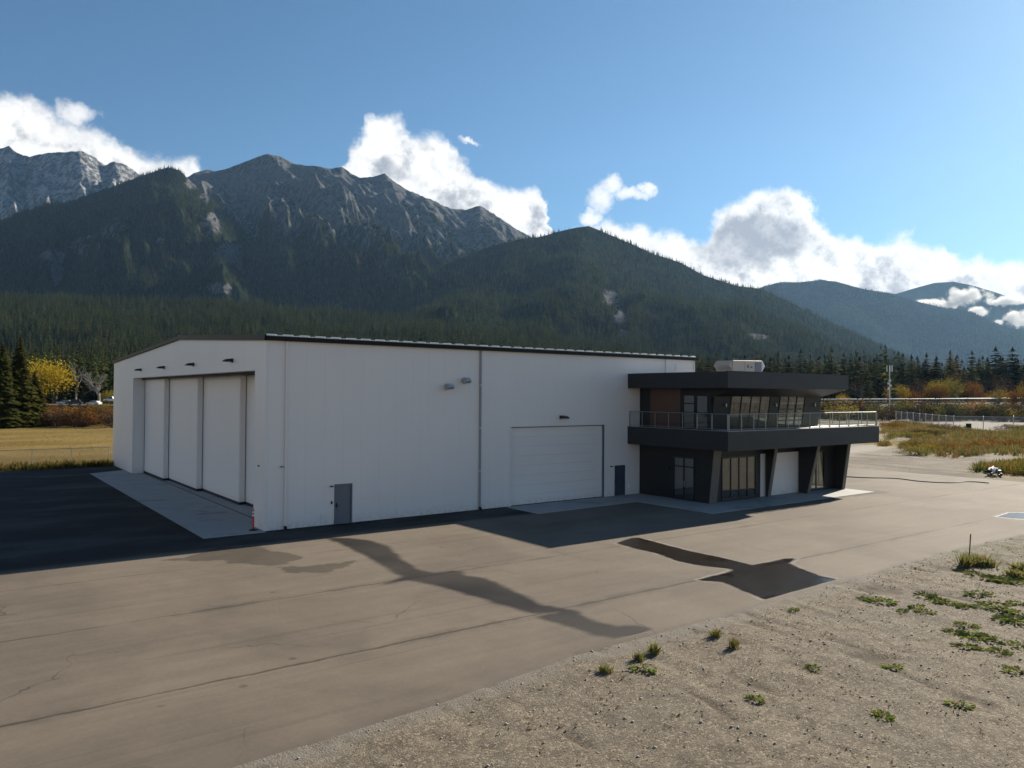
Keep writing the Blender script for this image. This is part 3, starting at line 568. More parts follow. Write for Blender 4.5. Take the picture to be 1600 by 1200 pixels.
# ------------------------------------------------------------------ trees of the woods (instanced, one mass per slope)
def conifer_geo(seed, h=1.0, rad=0.16, levels=16, per=7, seg=1, z0=0.08, droop=0.35, full=0.8, jitter=0.25):
    """trunk and needle boughs of a spruce, height h"""
    R = random.Random(seed); V = []; Fc = []; tr = MB(); tr.tube((0, 0, -0.02*h), (0, 0, h*0.97), 0.016*h, 0.002*h, 5, False)
    for k in range(levels):
        u = (k+R.random()*0.6)/levels; z = h*(z0+(0.985-z0)*u); r = rad*h*((1-u)**full)*(0.78+0.4*R.random())+0.012*h
        for j in range(per):
            if R.random() < 0.10: continue
            a = 2*math.pi*(j+R.random()*0.9)/per+k*0.7; L = r*(1-jitter+2*jitter*R.random()); w = L*(0.30+0.18*R.random())
            dx, dy = math.cos(a), math.sin(a); sx_, sy_ = -dy, dx
            for q in range(seg):
                t0 = q/seg; t1 = (q+1.25)/seg; l0 = L*t0; l1 = min(L*t1, L*1.05)
                zz0 = z-droop*L*t0*(0.6+0.4*t0); zz1 = z-droop*L*t1*(0.6+0.4*t1)+R.uniform(-.04, .04)*L; ww = w*(1-0.45*t0)*(0.8+0.4*R.random()); tw = R.uniform(-.35, .35)*ww
                b = len(V)
                V += [(dx*l0, dy*l0, zz0), (dx*(l0+l1)*.5+sx_*ww, dy*(l0+l1)*.5+sy_*ww, (zz0+zz1)*.5-0.35*ww+tw), (dx*l1, dy*l1, zz1), (dx*(l0+l1)*.5-sx_*ww, dy*(l0+l1)*.5-sy_*ww, (zz0+zz1)*.5-0.35*ww-tw)]
                Fc.append((b, b+1, b+2, b+3))
    b = len(V); V += [(0.014*h, 0, h*.93), (-0.007*h, 0.012*h, h*.93), (-0.007*h, -0.012*h, h*.93), (0, 0, h*1.01)]; Fc += [(b, b+1, b+3), (b+1, b+2, b+3), (b+2, b, b+3)]
    return tr, V, Fc
def raw_mesh(name, V, Fc, m):
    me = bpy.data.meshes.new(name); me.from_pydata(V, [], Fc); me.materials.append(m); me.update(); return me

def variants(prefix, mats, n, **kw):
    c = bpy.data.collections.new(prefix+'_stock')
    for i in range(n):
        tr, V, Fc = conifer_geo(900+i*13, 1.0, rad=0.13+0.035*(i % 3), **kw)
        o = bpy.data.objects.new(prefix, raw_mesh(prefix, V, Fc, mats[i % len(mats)])); c.objects.link(o)
    return c
STOCK = variants('forest_conifer', [M_NEEDLE], 4, levels=11, per=6, z0=0.05, full=0.75, droop=0.45)
STOCK_L = variants('forest_larch', [M_LARCH], 2, levels=9, per=5, z0=0.05, full=0.7, droop=0.3)

def scatter_object(name, pts, scl, stock, **kw):
    """one object: a cloud of points that carries tree instances"""
    me = bpy.data.meshes.new(name); me.vertices.add(len(pts)); me.vertices.foreach_set('co', np.ascontiguousarray(pts, np.float32).ravel())
    a = me.attributes.new('size', 'FLOAT', 'POINT'); a.data.foreach_set('value', scl.astype(np.float32)); me.update()
    o = bpy.data.objects.new(name, me); link(o)
    ng = bpy.data.node_groups.new(name+'_scatter', 'GeometryNodeTree'); ng.interface.new_socket('Geometry', in_out='INPUT', socket_type='NodeSocketGeometry'); ng.interface.new_socket('Geometry', in_out='OUTPUT', socket_type='NodeSocketGeometry')
    N = ng.nodes; L = ng.links; gi = N.new('NodeGroupInput'); go = N.new('NodeGroupOutput'); ip = N.new('GeometryNodeInstanceOnPoints'); ci = N.new('GeometryNodeCollectionInfo')
    ci.inputs[0].default_value = stock; ci.inputs['Separate Children'].default_value = True; ci.inputs['Reset Children'].default_value = True
    ip.inputs['Pick Instance'].default_value = True
    na = N.new('GeometryNodeInputNamedAttribute'); na.data_type = 'FLOAT'; na.inputs[0].default_value = 'size'
    rv = N.new('FunctionNodeRandomValue'); rv.data_type = 'FLOAT'; rv.inputs[2].default_value = 0; rv.inputs[3].default_value = 6.283
    ri = N.new('FunctionNodeRandomValue'); ri.data_type = 'INT'; ri.inputs[4].default_value = 0; ri.inputs[5].default_value = 7; ri.inputs['Seed'].default_value = 3
    cx = N.new('ShaderNodeCombineXYZ'); L.new(rv.outputs[1], cx.inputs[2]); er = N.new('FunctionNodeEulerToRotation'); L.new(cx.outputs[0], er.inputs[0])
    L.new(gi.outputs[0], ip.inputs['Points']); L.new(ci.outputs[0], ip.inputs['Instance']); L.new(ri.outputs[2], ip.inputs['Instance Index']); L.new(er.outputs[0], ip.inputs['Rotation']); L.new(na.outputs[0], ip.inputs['Scale']); L.new(ip.outputs[0], go.inputs[0])
    md = o.modifiers.new('scatter', 'NODES'); md.node_group = ng
    return tag(o, kind='stuff', **kw)

def scatter_land(key, n, hmin, hmax, pxbox=(-60, 1660), ybox=(0, 640), maxrock=0.46, dens=None, seed=1, clump=160.0):
    P, rk, sx, sy = LAND[key]; R = np.random.default_rng(seed)
    A = P[:-1, :-1]; e1 = P[1:, :-1]-A; e2 = P[:-1, 1:]-A; ar = np.linalg.norm(np.cross(e1[..., :2], e2[..., :2])[..., None], axis=-1)
    w = ar*(rk[:-1, :-1] < maxrock)*((sx[:-1, :-1] > pxbox[0]) & (sx[:-1, :-1] < pxbox[1]) & (sy[:-1, :-1] > ybox[0]) & (sy[:-1, :-1] < ybox[1]))
    w = w*(0.35+1.3*sstep(0.3, 0.65, fbm(A[..., 0]/clump, A[..., 1]/clump, seed+3, 4)))
    if dens is not None: w = w*dens(sx[:-1, :-1], sy[:-1, :-1])
    w = w.ravel()/w.sum(); idx = R.choice(len(w), n, p=w); i, j = np.unravel_index(idx, A.shape[:2]); u = R.random(n)[:, None]; v = R.random(n)[:, None]
    p = P[i, j]*(1-u)*(1-v)+P[i+1, j]*u*(1-v)+P[i, j+1]*(1-u)*v+P[i+1, j+1]*u*v; p[:, 2] -= 0.5
    return p, hmin+(hmax-hmin)*R.random(n)**1.4

def woods():
    for key, n, lo, hi, lab, clump in (('bench', 30000, 14, 27, 'dark conifer forest on the low bench right behind the white hangar', 120), ('hill', 34000, 14, 24, 'conifer forest covering the rounded hill behind the hangar roof', 160),
                                ('shoulder', 38000, 14, 25, 'conifer forest on the broad dark shoulder of the mountain', 180), ('massif', 34000, 13, 22, 'conifer forest on the lower slopes below the rocky main peak', 220), ('ridge', 26000, 14, 22, 'conifer forest on the long blue ridge beyond the hill', 260)):
        p, s = scatter_land(key, n, lo, hi, seed=len(key)*7, clump=clump); scatter_object('forest', p, s, STOCK, label=lab, cat='forest')
    p, s = scatter_land('massif', 260, 14, 22, pxbox=(500, 720), ybox=(385, 470), seed=5, dens=lambda x, y: np.exp(-((x-555)/45)**2-((y-408)/14)**2)+0.15*np.exp(-((x-620)/60)**2-((y-420)/30)**2))
    scatter_object('larch_grove', p, s, STOCK_L, label='thin scatter of golden larches high on the dark mountain slope', cat='larches')
    # level woodland at the foot of the slopes, behind the tree line
    R = np.random.default_rng(3); n = 9000; d = 430+(1500-430)*R.random(n)**1.3; a = -0.78+1.56*R.random(n)
    x = CAM[0]+RH[0]*a*d+FH[0]*d; y = CAM[1]+RH[1]*a*d+FH[1]*d; z = valley_z(x, y)-0.4
    m2 = 1500; d2 = 300+130*R.random(m2); a2 = -0.82+0.62*R.random(m2); x = np.r_[x, CAM[0]+RH[0]*a2*d2+FH[0]*d2]; y = np.r_[y, CAM[1]+RH[1]*a2*d2+FH[1]*d2]; z = valley_z(x, y)-0.4; n += m2
    scatter_object('forest', np.stack([x, y, z], 1), 13+12*R.random(n)**1.3, STOCK, label='conifer wood on the level valley floor below the slopes', cat='forest')
woods()

# ================================================================== HANGAR
H_EAVE, H_RIDGE, Y_RIDGE, H_W, H_L = 9.8, 10.72, 17.4, 43.1, 32.9
def gable_z(y): return H_EAVE+(H_RIDGE-H_EAVE)*(y/Y_RIDGE if y < Y_RIDGE else (H_W-y)/(H_W-Y_RIDGE))

def cells(u0, u1, v0, v1, holes):
    us = sorted({u0, u1, *[x for h in holes for x in h[:2] if u0 < x < u1]}); out = []
    for a, b in zip(us, us[1:]):
        m = (a+b)/2; hs = sorted([h for h in holes if h[0] < m < h[1]], key=lambda h: h[2]); z = v0
        for h in hs:
            if h[2] > z+1e-4: out.append((a, b, z, h[2]))
            z = max(z, h[3])
        if z < v1-1e-4: out.append((a, b, z, v1))
    return out

def make_hangar():
    hg = empty('hangar', (0, 0, 0), label='long white metal-clad aircraft hangar with shallow gabled roof and tall sliding doors', cat='hangar')
    # ---- front wall (faces -Y): backing + vertical cladding panels
    holes = [(3.74, 4.78, -1, 2.19), (15.5, 23.5, -1, 5.02), (24.5, 25.5, -1, 2.16)]
    mb = MB()
    for (a, b, z0, z1) in cells(0.05, H_L-0.05, 0.0, H_EAVE, holes): mb.box(a, b, 0.061, 0.26, z0, z1)
    wf = mb.build('wall', M_WHITE, hg)
    n = 31; w = H_L/n
    for i in range(n):
        a, b = i*w+0.0015, (i+1)*w-0.0015; pm = MB()
        for (p, q, z0, z1) in cells(a, b, 0.06, H_EAVE, holes): pm.box(p, q, 0.0, 0.058, z0, z1)
        pm.build('wall_panel', M_WHITE, wf)
    B(0.02, H_L, 0.01, 0.05, 0.0, 0.058).build('base_flashing', M_BLACKTRIM, wf)
    # ---- gable wall (faces -X)
    OP = (1.75, 33.8, -1, 8.25); mb = MB()
    n = 40; w = H_W/n; wg_holes = [OP]
    def gpanel(mb, a, b, x0, x1, bottom):
        cuts = [a]+([Y_RIDGE] if a < Y_RIDGE < b else [])+[b]
        for p, q in zip(cuts, cuts[1:]):
            for (c, d, z0, z1) in cells(p, q, bottom, 50, wg_holes):
                if z1 < 49: mb.box(x0, x1, c, d, z0, z1)
                else: mb.prism([(c, z0), (d, z0), (d, gable_z(d)), (c, gable_z(c))], 'x', x0, x1)
    wg_holes[0] = (1.5, 34.05, -1, 8.45); gpanel(mb, 0.27, H_W-0.05, 0.06, 0.26, 0.0); wg_holes[0] = OP
    wg = mb.build('wall', M_WHITE, hg)
    for i in range(n):
        a, b = i*w+0.0015, (i+1)*w-0.0015; pm = MB(); gpanel(pm, a, b, 0.0, 0.058, 0.06); pm.build('wall_panel', M_WHITE, wg)
    B(0.062, 0.10, 0.27, 1.74, 0.0, 0.058).build('base_flashing', M_BLACKTRIM, wg); B(0.062, 0.10, 33.82, H_W-0.06, 0.0, 0.058).build('base_flashing', M_BLACKTRIM, wg)
    # other two walls, plain cladding
    B(H_L-0.2, H_L, 0.0, H_W, 0, H_EAVE).build('wall', M_WHITE, hg)
    B(0.06, H_L-0.2, H_W-0.2, H_W, 0, H_EAVE).build('wall', M_WHITE, hg)
    MB().prism([(0.3, H_EAVE), (Y_RIDGE, H_RIDGE), (H_W-0.2, H_EAVE)], 'x', H_L-0.2, H_L).build('wall', M_WHITE, hg)
    # ---- jambs and head of the big opening
    B(0.06, 2.9, 33.802, 34.04, 0.055, 8.44).build('jamb', M_WHITE, hg); B(0.06, 2.9, 1.51, 1.748, 0.055, 8.44).build('jamb', M_WHITE, hg); B(0.06, 2.9, 1.752, 33.798, 8.252, 8.44).build('door_head', M_WHITE, hg)
    # ---- four sliding leaves, each on its own track
    leaves = [(0.95, 33.72, 26.6), (1.36, 27.1, 18.3), (1.77, 18.9, 9.95), (2.18, 10.5, 1.76)]
    for k, (x, ya, yb) in enumerate(leaves):
        d = B(x, x+0.36, yb, ya, 0.22, 8.16).build('sliding_door', M_DOORW, hg, bevel=0.02)
        B(x-0.02, x+0.38, yb-0.03, ya+0.03, 0.065, 0.215).build('bottom_seal', M_RUBBER, d)
        B(x-0.012, x+0.34, ya+0.002, ya+0.10, 0.22, 8.16).build('edge_seal', M_RUBBER, d)
        B(x+0.05, x+0.31, yb+0.1, ya-0.1, 8.165, 8.245).build('top_guide', M_BLACKTRIM, d)
        B(x-0.006, x-0.001, yb+0.06, yb+0.07, 0.3, 8.1).build('joint_strip', M_BACK, d)
    B(0.70, 0.86, 1.76, 33.79, 8.10, 8.25).build('track_cover', M_BLACKTRIM, hg)
    B(2.62, 2.75, 1.76, 33.79, 0.06, 8.25).build('dark_backing', M_RUBBER, hg)
    B(0.80, 0.86, 1.8, 33.6, 0.056, 0.075).build('floor_track', M_BLACKTRIM, hg)
    # ---- roof: standing seam sheets on both slopes
    me1 = MB(); L1 = math.hypot(Y_RIDGE+0.15, H_RIDGE-H_EAVE); me2 = MB(); L2 = math.hypot(H_W-Y_RIDGE+0.15, H_RIDGE-H_EAVE)
    nr = 38; rw = (H_L+0.3)/nr
    def sheet(L, end): 
        m = MB().box(0.004, rw-0.004, 0, L, 0, 0.03); m.box(0.0, 0.03, 0, L-0.02, 0.03, 0.085)
        return m
    ma = sheet(L1, True).mesh('roof_sheet', M_ROOF); mbk = sheet(L2, False).mesh('roof_sheet', M_ROOF)
    a1 = math.atan2(H_RIDGE-H_EAVE, Y_RIDGE); a2 = math.atan2(H_RIDGE-H_EAVE, H_W-Y_RIDGE)
    roof = MB().prism([(-0.05, H_EAVE+0.14), (Y_RIDGE, H_RIDGE+0.14), (H_W+0.05, H_EAVE+0.14), (H_W+0.05, H_EAVE+0.02), (Y_RIDGE, H_RIDGE+0.02), (-0.05, H_EAVE+0.02)], 'x', -0.08, H_L+0.08).build('roof', M_BLACKTRIM, hg)
    ec = B(0.12, rw-0.24, 0.02, 0.20, 0.031, 0.115).mesh('eave_stop', M_REFL, 0.01)      # white snow stops along the eave
    for i in range(nr):
        part('eave_stop', ec, roof, (-0.15+i*rw, -0.16, H_EAVE+0.15), (a1, 0, 0))
        part('roof_sheet', ma, roof, (-0.15+i*rw, -0.16, H_EAVE+0.15), (a1, 0, 0))
        part('roof_sheet', mbk, roof, (-0.15+(i+1)*rw, H_W+0.16, H_EAVE+0.15), (a2, 0, math.pi))
    B(-0.16, H_L+0.16, Y_RIDGE-0.2, Y_RIDGE+0.2, H_RIDGE+0.18, H_RIDGE+0.26).build('ridge_cap', M_ROOF, roof)
    MB().box(-0.17, H_L+0.17, -0.20, -0.065, H_EAVE-0.06, H_EAVE+0.145).box(-0.17, H_L+0.17, -0.22, -0.20, H_EAVE+0.10, H_EAVE+0.165).build('gutter', M_BLACKTRIM, hg)
    MB().prism([(-0.2, H_EAVE-0.07), (-0.2, H_EAVE+0.24), (Y_RIDGE, H_RIDGE+0.27), (Y_RIDGE, H_RIDGE-0.04)], 'x', -0.172, -0.085).build('rake_trim', M_BLACKTRIM, hg)
    MB().prism([(Y_RIDGE+0.002, H_RIDGE-0.0), (Y_RIDGE+0.002, H_RIDGE+0.23), (H_W+0.2, H_EAVE+0.19), (H_W+0.2, H_EAVE-0.03)], 'x', -0.17, -0.085).build('rake_trim', M_BLACKTRIM, hg)
    # ---- downspouts and corner trim
    for x in (1.04, 13.12, 29.64):
        p = MB().box(x-0.055, x+0.055, -0.115, -0.012, 0.22, H_EAVE-0.07).build('downspout', M_WTRIM if x != 13.12 else M_BACK, hg, bevel=0.012)
        for z in (2.4, 5.0, 7.6): B(x-0.085, x+0.085, -0.122, -0.004, z, z+0.05).build('strap', M_WTRIM, p)
        MB().prism([(-0.12, 0.24), (-0.01, 0.24), (-0.10, 0.06), (-0.28, 0.06)], 'x', x-0.055, x+0.055).build('shoe', M_BLACKTRIM, p)
    MB().box(-0.012, 0.16, -0.012, -0.002, 0.06, H_EAVE-0.07).box(-0.012, -0.002, -0.002, 0.16, 0.06, H_EAVE-0.07).build('corner_trim', M_WTRIM, hg)
    B(H_L-0.16, H_L+0.012, -0.012, -0.002, 0.06, H_EAVE-0.07).build('corner_trim', M_WTRIM, hg)
    # ---- personnel doors
    def man_door(x0, x1, h, m, fm):
        d = B(x0+0.07, x1-0.07, 0.045, 0.09, 0.065, h-0.07).build('door', m, hg)
        MB().box(x0, x0+0.065, -0.025, 0.10, 0.06, h).box(x1-0.065, x1, -0.025, 0.10, 0.06, h).box(x0+0.066, x1-0.066, -0.025, 0.10, h-0.065, h).build('frame', fm, d)
        MB().tube((x0+0.15, 0.045, 1.05), (x0+0.15, -0.03, 1.05), 0.028, n=8).box(x0+0.13, x0+0.27, -0.05, -0.03, 1.035, 1.065).box(x0+0.11, x0+0.19, 0.03, 0.044, 0.93, 1.18).build('handle', M_LAMP, d)
        B(x0+0.07, x1-0.07, 0.0, 0.2, 0.056, 0.063).build('threshold', M_GALV, d)
        for z in (0.35, 1.1, 1.85): B(x1-0.075, x1-0.055, -0.032, -0.026, z, z+0.11).build('hinge', M_BLACKTRIM, d)
    man_door(3.74, 4.78, 2.19, M_GREYDOOR, M_GREYDOOR); man_door(24.5, 25.5, 2.16, M_BLUEDOOR, M_BLUEDOOR)
    # ---- overhead door, eight sections
    od = B(15.5, 23.5, 0.20, 0.24, 0.07, 5.02).build('overhead_door', M_BACK, hg); ns = 8; hz = 4.94/ns
    for i in range(ns): B(15.52, 23.48, 0.13, 0.198, 0.075+i*hz+0.002, 0.075+(i+1)*hz-0.002).build('door_section', M_DOORW, od, bevel=0.004)
    MB().box(15.38, 15.5, -0.03, 0.128, 0.06, 5.14).box(23.5, 23.62, -0.03, 0.128, 0.06, 5.14).box(15.502, 23.498, -0.03, 0.128, 5.022, 5.14).build('frame', M_WTRIM, od)
    B(23.40, 23.497, 0.06, 0.128, 0.06, 5.018).build('side_seal', M_GRILL, od); B(15.503, 15.56, 0.06, 0.128, 0.06, 5.018).build('side_seal', M_GRILL, od)
    B(15.56, 23.40, 0.08, 0.128, 4.96, 5.018).build('head_seal', M_GRILL, od)
    # ---- wall lamps, vents, fittings
    def wall_lamp(loc, rz, s=1.0):
        m = MB().prism([(0, 0.09), (-0.30, 0.05), (-0.42, -0.02), (-0.40, -0.07), (-0.05, -0.07), (0, -0.11)], 'x', -0.17, 0.17).mesh('wall_lamp', M_LAMP, 0.01)
        o = part('wall_lamp', m, hg, loc, (0, 0, rz), (s, s, s)); o2 = part('lens', B(-0.13, 0.13, -0.36, -0.10, -0.085, -0.071).mesh('lens', M_REFL), o)
    for y in (30.6, 22.35, 14.07, 5.71): wall_lamp((-0.002, y, 8.9), -math.pi/2, 1.2)
    wall_lamp((19.67, -0.002, 5.6), 0, 1.25); wall_lamp((3.56, -0.002, 2.1), 0, 0.42); wall_lamp((24.15, -0.002, 2.12), 0, 0.42)
    for (x, z) in ((10.75, 7.5), (11.95, 7.88)):
        v = MB().lathe([(0.0, 0.0), (0.16, 0.0), (0.16, 0.42), (0.20, 0.45), (0.20, 0.48), (0.0, 0.48)], 14).map(lambda a, b, c: (a, -c, b)).build('exhaust_pipe', M_GALV, hg); v.location = (x, -0.002, z)
        e = MB().lathe([(0.0, 0), (0.26, 0), (0.30, 0.02), (0.30, 0.16), (0.26, 0.20), (0.0, 0.22)], 16).map(lambda a, b, c: (c*1.9-0.2, b-0.30, a*0.62)).build('hood', M_GALV, v, bevel=0)
        MB().lathe([(0.17, 0), (0.24, 0), (0.24, 0.015), (0.17, 0.015)], 14).map(lambda a, b, c: (a, -c, b)).build('flange', M_WTRIM, v)
    B(3.55, 3.63, -0.05, -0.002, 1.15, 1.30).build('keypad', M_LAMP, hg)
    MB().box(3.0, 3.2, -0.06, -0.002, 0.42, 0.68).box(2.98, 3.22, -0.075, -0.06, 0.66, 0.70).build('outlet_cover', M_WTRIM, hg)
    MB().box(25.85, 25.97, -0.06, -0.002, 0.55, 0.75).build('outlet_cover', M_REFL, hg)
    MB().tube((0.82, -0.002, 3.28), (0.82, -0.16, 3.28), 0.03).tube((0.70, -0.13, 3.28), (0.94, -0.13, 3.28), 0.015).build('hose_tap', M_LAMP, hg)
    MB().tube((-0.002, 0.9, 3.30), (-0.09, 0.9, 3.30), 0.035).build('hose_tap', M_LAMP, hg)
    B(30.7, 31.0, -0.05, -0.013, 9.0, 9.35).build('junction_box', M_WTRIM, hg)
    return hg
make_hangar()

# ================================================================== OFFICE
def make_office():
    of = empty('office_building', (34, -4, 0), label='two-storey charcoal office block with wraparound glass balcony joined to the white hangar', cat='office building')
    off = Vector((-34, 4, 0))
    def bl(mb, name, m, parent=of, bevel=0):
        o = mb.build(name, m, parent, bevel)
        o.location = off if parent is of else (0, 0, 0); return o
    lean = lambda x, y, z: (x, y-0.30*max(0.0, (z-4.85))/2.2, z)
    ident = lambda x, y, z: (x, y, z)
    X0, X1, YF = 26.95, 42.0, -6.2
    # ---- window maker: frame + panes; plane 'x' = wall facing -X at x, 'y' = wall facing -Y at y
    def window(plane, pos, u0, u1, z0, z1, nu, splits=(), fn=ident, door=False, blind=False, fw=0.07, mull=0.06):
        def bx(a, b, d0, d1, c, d): return (a, b, pos+d0, pos+d1, c, d) if plane == 'y' else (pos+d0, pos+d1, a, b, c, d)
        fr = MB(); g = 0.003
        fr.box(*bx(u0+g, u0+fw, -0.04, 0.08, z0+g, z1-g)).box(*bx(u1-fw, u1-g, -0.04, 0.08, z0+g, z1-g)).box(*bx(u0+fw, u1-fw, -0.04, 0.08, z1-fw, z1-g)).box(*bx(u0+fw, u1-fw, -0.04, 0.08, z0+g, z0+fw))
        w = bl(fr.map(fn), 'door' if door else 'window', M_FRAME); us = np.linspace(u0+fw, u1-fw, nu+1); zs = [z0+fw, *splits, z1-fw]
        for u in us[1:-1]: bl(MB().box(*bx(u-mull/2, u+mull/2, -0.03, 0.07, z0+fw, z1-fw)).map(fn), 'mullion', M_FRAME, w)
        for i in range(nu):
            for j in range(len(zs)-1):
                a, b = us[i]+(mull/2 if i else 0)+g, us[i+1]-(mull/2 if i < nu-1 else 0)-g
                if j: bl(MB().box(*bx(a, b, -0.028, 0.068, zs[j]-0.04, zs[j]+0.04)).map(fn), 'transom', M_FRAME, w)
                bl(MB().box(*bx(a, b, 0.015, 0.025, zs[j]+(0.043 if j else 0.003), zs[j+1]-(0.043 if j < len(zs)-2 else 0.003))).map(fn), 'pane', M_GLASS, w)
        if door:
            for i in range(nu): bl(MB().box(*bx(us[1]-0.12 if i == 0 else us[1]+0.08, us[1]-0.08 if i == 0 else us[1]+0.12, -0.09, -0.05, 0.95, 1.35)), 'handle', M_STEEL, w)
        if blind:
            for i in range(nu): bl(MB().box(*bx(us[i]+0.05, us[i+1]-0.05, 0.20, 0.215, z1-blind[i % len(blind)]*(z1-z0), z1-0.06)).map(fn), 'blind', M_BLIND, w)
        return w
    def wall(plane, pos, th, u0, u1, z0, z1, holes, m, fn=ident, name='wall'):
        mb = MB()
        for (a, b, c, d) in cells(u0, u1, z0, z1, holes):
            mb.box(*((a, b, pos, pos+th, c, d) if plane == 'y' else (pos, pos+th, a, b, c, d)))
        return bl(mb.map(fn), name, m)
    # ---- ground floor shell
    gw = [(28.25, 31.95, 0.16, 2.98), (32.45, 37.2, 0.0, 3.06), (38.15, 40.4, 0.16, 2.98)]
    wall('y', YF, 0.18, X0+0.181, X1, 0.06, 3.64, gw, M_CHAR)
    wall('x', X0, 0.18, YF, -0.015, 0.06, 3.64, [(-5.02, -3.17, 0.0, 2.93)], M_CHAR)
    rw = [(-5.7, -3.9, 0.16, 2.9), (-3.2, -1.0, 0.16, 2.9)]
    wall('x', X1-0.18, 0.18, YF+0.181, -0.2, 0.06, 3.64, rw, M_CHAR)
    wall('y', -0.20, 0.18, 33.0, X1-0.181, 0.06, 3.64, [(38.3, 41.2, 0.5, 2.9)], M_CHAR)
    bl(B(X0+0.19, X1-0.19, YF+0.19, -0.22, 0.062, 0.085), 'floor', M_FLOORIN)
    bl(B(32.2, 32.34, YF+0.2, -0.22, 0.09, 3.62), 'partition', M_TAN); bl(B(37.45, 37.6, YF+0.2, -0.22, 0.09, 3.62), 'partition', M_TAN)
    bl(B(X0+0.2, 32.19, -2.2, -2.1, 0.09, 3.62), 'partition', M_TAN)
    window('y', YF, 28.25, 31.95, 0.16, 2.98, 4, (0.72,), blind=(0.35, 0.45, 0.4, 0.4)); window('y', YF, 38.15, 40.4, 0.16, 2.98, 2)
    window('x', X0, -5.02, -3.17, 0.06, 2.93, 2, (2.30,), door=True)
    for r in rw: window('x', X1-0.18, r[0], r[1], r[2], r[3], 2)
    window('y', -0.20, 38.3, 41.2, 0.5, 2.9, 3)
    od = bl(B(32.47, 37.18, YF+0.16, YF+0.20, 0.07, 3.05), 'overhead_door', M_BACK)
    for i in range(5): bl(B(32.48, 37.17, YF+0.09, YF+0.158, 0.075+i*0.595+0.002, 0.075+(i+1)*0.595-0.002), 'door_section', M_DOORW, od, 0.003)
    # ---- balcony deck and fascia
    bl(B(25.77, 43.67, -8.62, -0.02, 3.66, 4.80), 'balcony', M_CHAR)
    for q in ((25.74, 43.70, -8.65, -8.622, 3.64, 4.86), (25.74, 25.768, -8.62, -0.004, 3.64, 4.86), (43.672, 43.70, -8.62, -0.004, 3.64, 4.86)): bl(B(*q), 'balcony_fascia', M_CHAR2)
    bl(B(25.72, 43.72, -8.67, -8.60, 4.861, 4.885), 'drip_edge', M_STEEL); bl(B(25.72, 25.79, -8.598, -0.004, 4.861, 4.885), 'drip_edge', M_STEEL); bl(B(43.65, 43.72, -8.598, -0.004, 4.861, 4.885), 'drip_edge', M_STEEL)
    bl(B(25.80, 43.64, -8.59, -0.02, 4.802, 4.835), 'deck', M_CONC)
    # ---- railing
    def run(p, q, n):
        p = Vector(p); q = Vector(q); d = (q-p)
        rl = MB().tube(p+Vector((0, 0, 1.05)), q+Vector((0, 0, 1.05)), 0.024, n=8).tube(p+Vector((0, 0, 0.10)), q+Vector((0, 0, 0.10)), 0.02, n=6)
        r = bl(rl, 'railing', M_STEEL)
        ax = d.normalized(); nrm = Vector((-ax.y, ax.x, 0))
        for i in range(n+1):
            c = p+d*i/n
            if i < n or True:
                b = MB().box(-0.02, 0.02, -0.02, 0.02, -0.22 if abs(d.z) < 1e-6 else 0, 1.02).map(lambda x, y, z: (c.x+x, c.y+y, c.z+max(z, -0.05)))
                bl(b, 'railing_post', M_STEEL, r)
            if i < n:
                e = p+d*(i+1)/n; a = c+ax*0.06; b2 = e-ax*0.06
                bl(MB().add([a+nrm*.006+Vector((0, 0, .15)), b2+nrm*.006+Vector((0, 0, .15)), b2+nrm*.006+Vector((0, 0, 1.0)), a+nrm*.006+Vector((0, 0, 1.0)), a-nrm*.006+Vector((0, 0, .15)), b2-nrm*.006+Vector((0, 0, .15)), b2-nrm*.006+Vector((0, 0, 1.0)), a-nrm*.006+Vector((0, 0, 1.0))], [(0, 1, 2, 3), (7, 6, 5, 4), (0, 4, 5, 1), (2, 6, 7, 3), (1, 5, 6, 2), (3, 7, 4, 0)]), 'glass_pane', M_RAILGLASS, r)
    zb = 4.885
    run((25.86, -0.10, zb), (25.86, -8.53, zb), 7); run((25.98, -8.53, zb), (43.46, -8.53, zb), 14); run((43.58, -8.53, zb), (43.58, -0.12, zb), 7); run((43.4, -0.12, zb), (39.9, -0.12, zb), 3)
    # ---- upper floor
    U1 = 39.45
    uw = [(28.85, 33.25, 4.92, 7.1), (34.3, 37.45, 4.92, 7.1)]
    wall('y', YF, 0.18, X0+0.181, U1, 4.838, 7.2, uw, M_CHAR, lean)
    wall('x', X0, 0.18, -6.3, -0.015, 4.838, 7.56, [(-6.16, -3.95, 4.9, 7.14)], M_CHAR)
    bl(MB().box(X0-0.03, X0-0.004, -3.80, -1.05, 4.84, 7.55), 'wood_panel', M_WOOD)
    wall('x', U1-0.18, 0.18, -5.9, -0.2, 4.838, 7.2, [(-5.2, -3.6, 4.92, 7.0), (-3.2, -1.0, 4.92, 7.0)], M_CHAR)
    wall('y', -0.20, 0.18, 33.0, U1-0.181, 4.838, 7.2, [(34.5, 38.5, 5.6, 7.0)], M_CHAR)
    bl(B(X0+0.19, U1-0.19, YF+0.2, -0.22, 4.836, 4.85), 'floor', M_FLOORIN); bl(B(33.6, 33.74, YF+0.2, -0.22, 4.85, 7.15), 'partition', M_TAN); bl(B(X0+0.2, 33.59, -2.6, -2.5, 4.85, 7.15), 'partition', M_TAN)
    window('y', YF, 28.85, 33.25, 4.92, 7.1, 4, fn=lean, blind=(0.42, 0.42, 0.5, 0.42)); window('y', YF, 34.3, 37.45, 4.92, 7.1, 3, (5.35, 6.15), fn=lean)
    window('x', X0, -5.05, -3.98, 4.9, 7.14, 1, (6.55,)); window('x', X0, -6.15, -5.1, 4.9, 7.14, 1)
    for r in ((-5.2, -3.6), (-3.2, -1.0)): window('x', U1-0.18, r[0], r[1], 4.92, 7.0, 2)
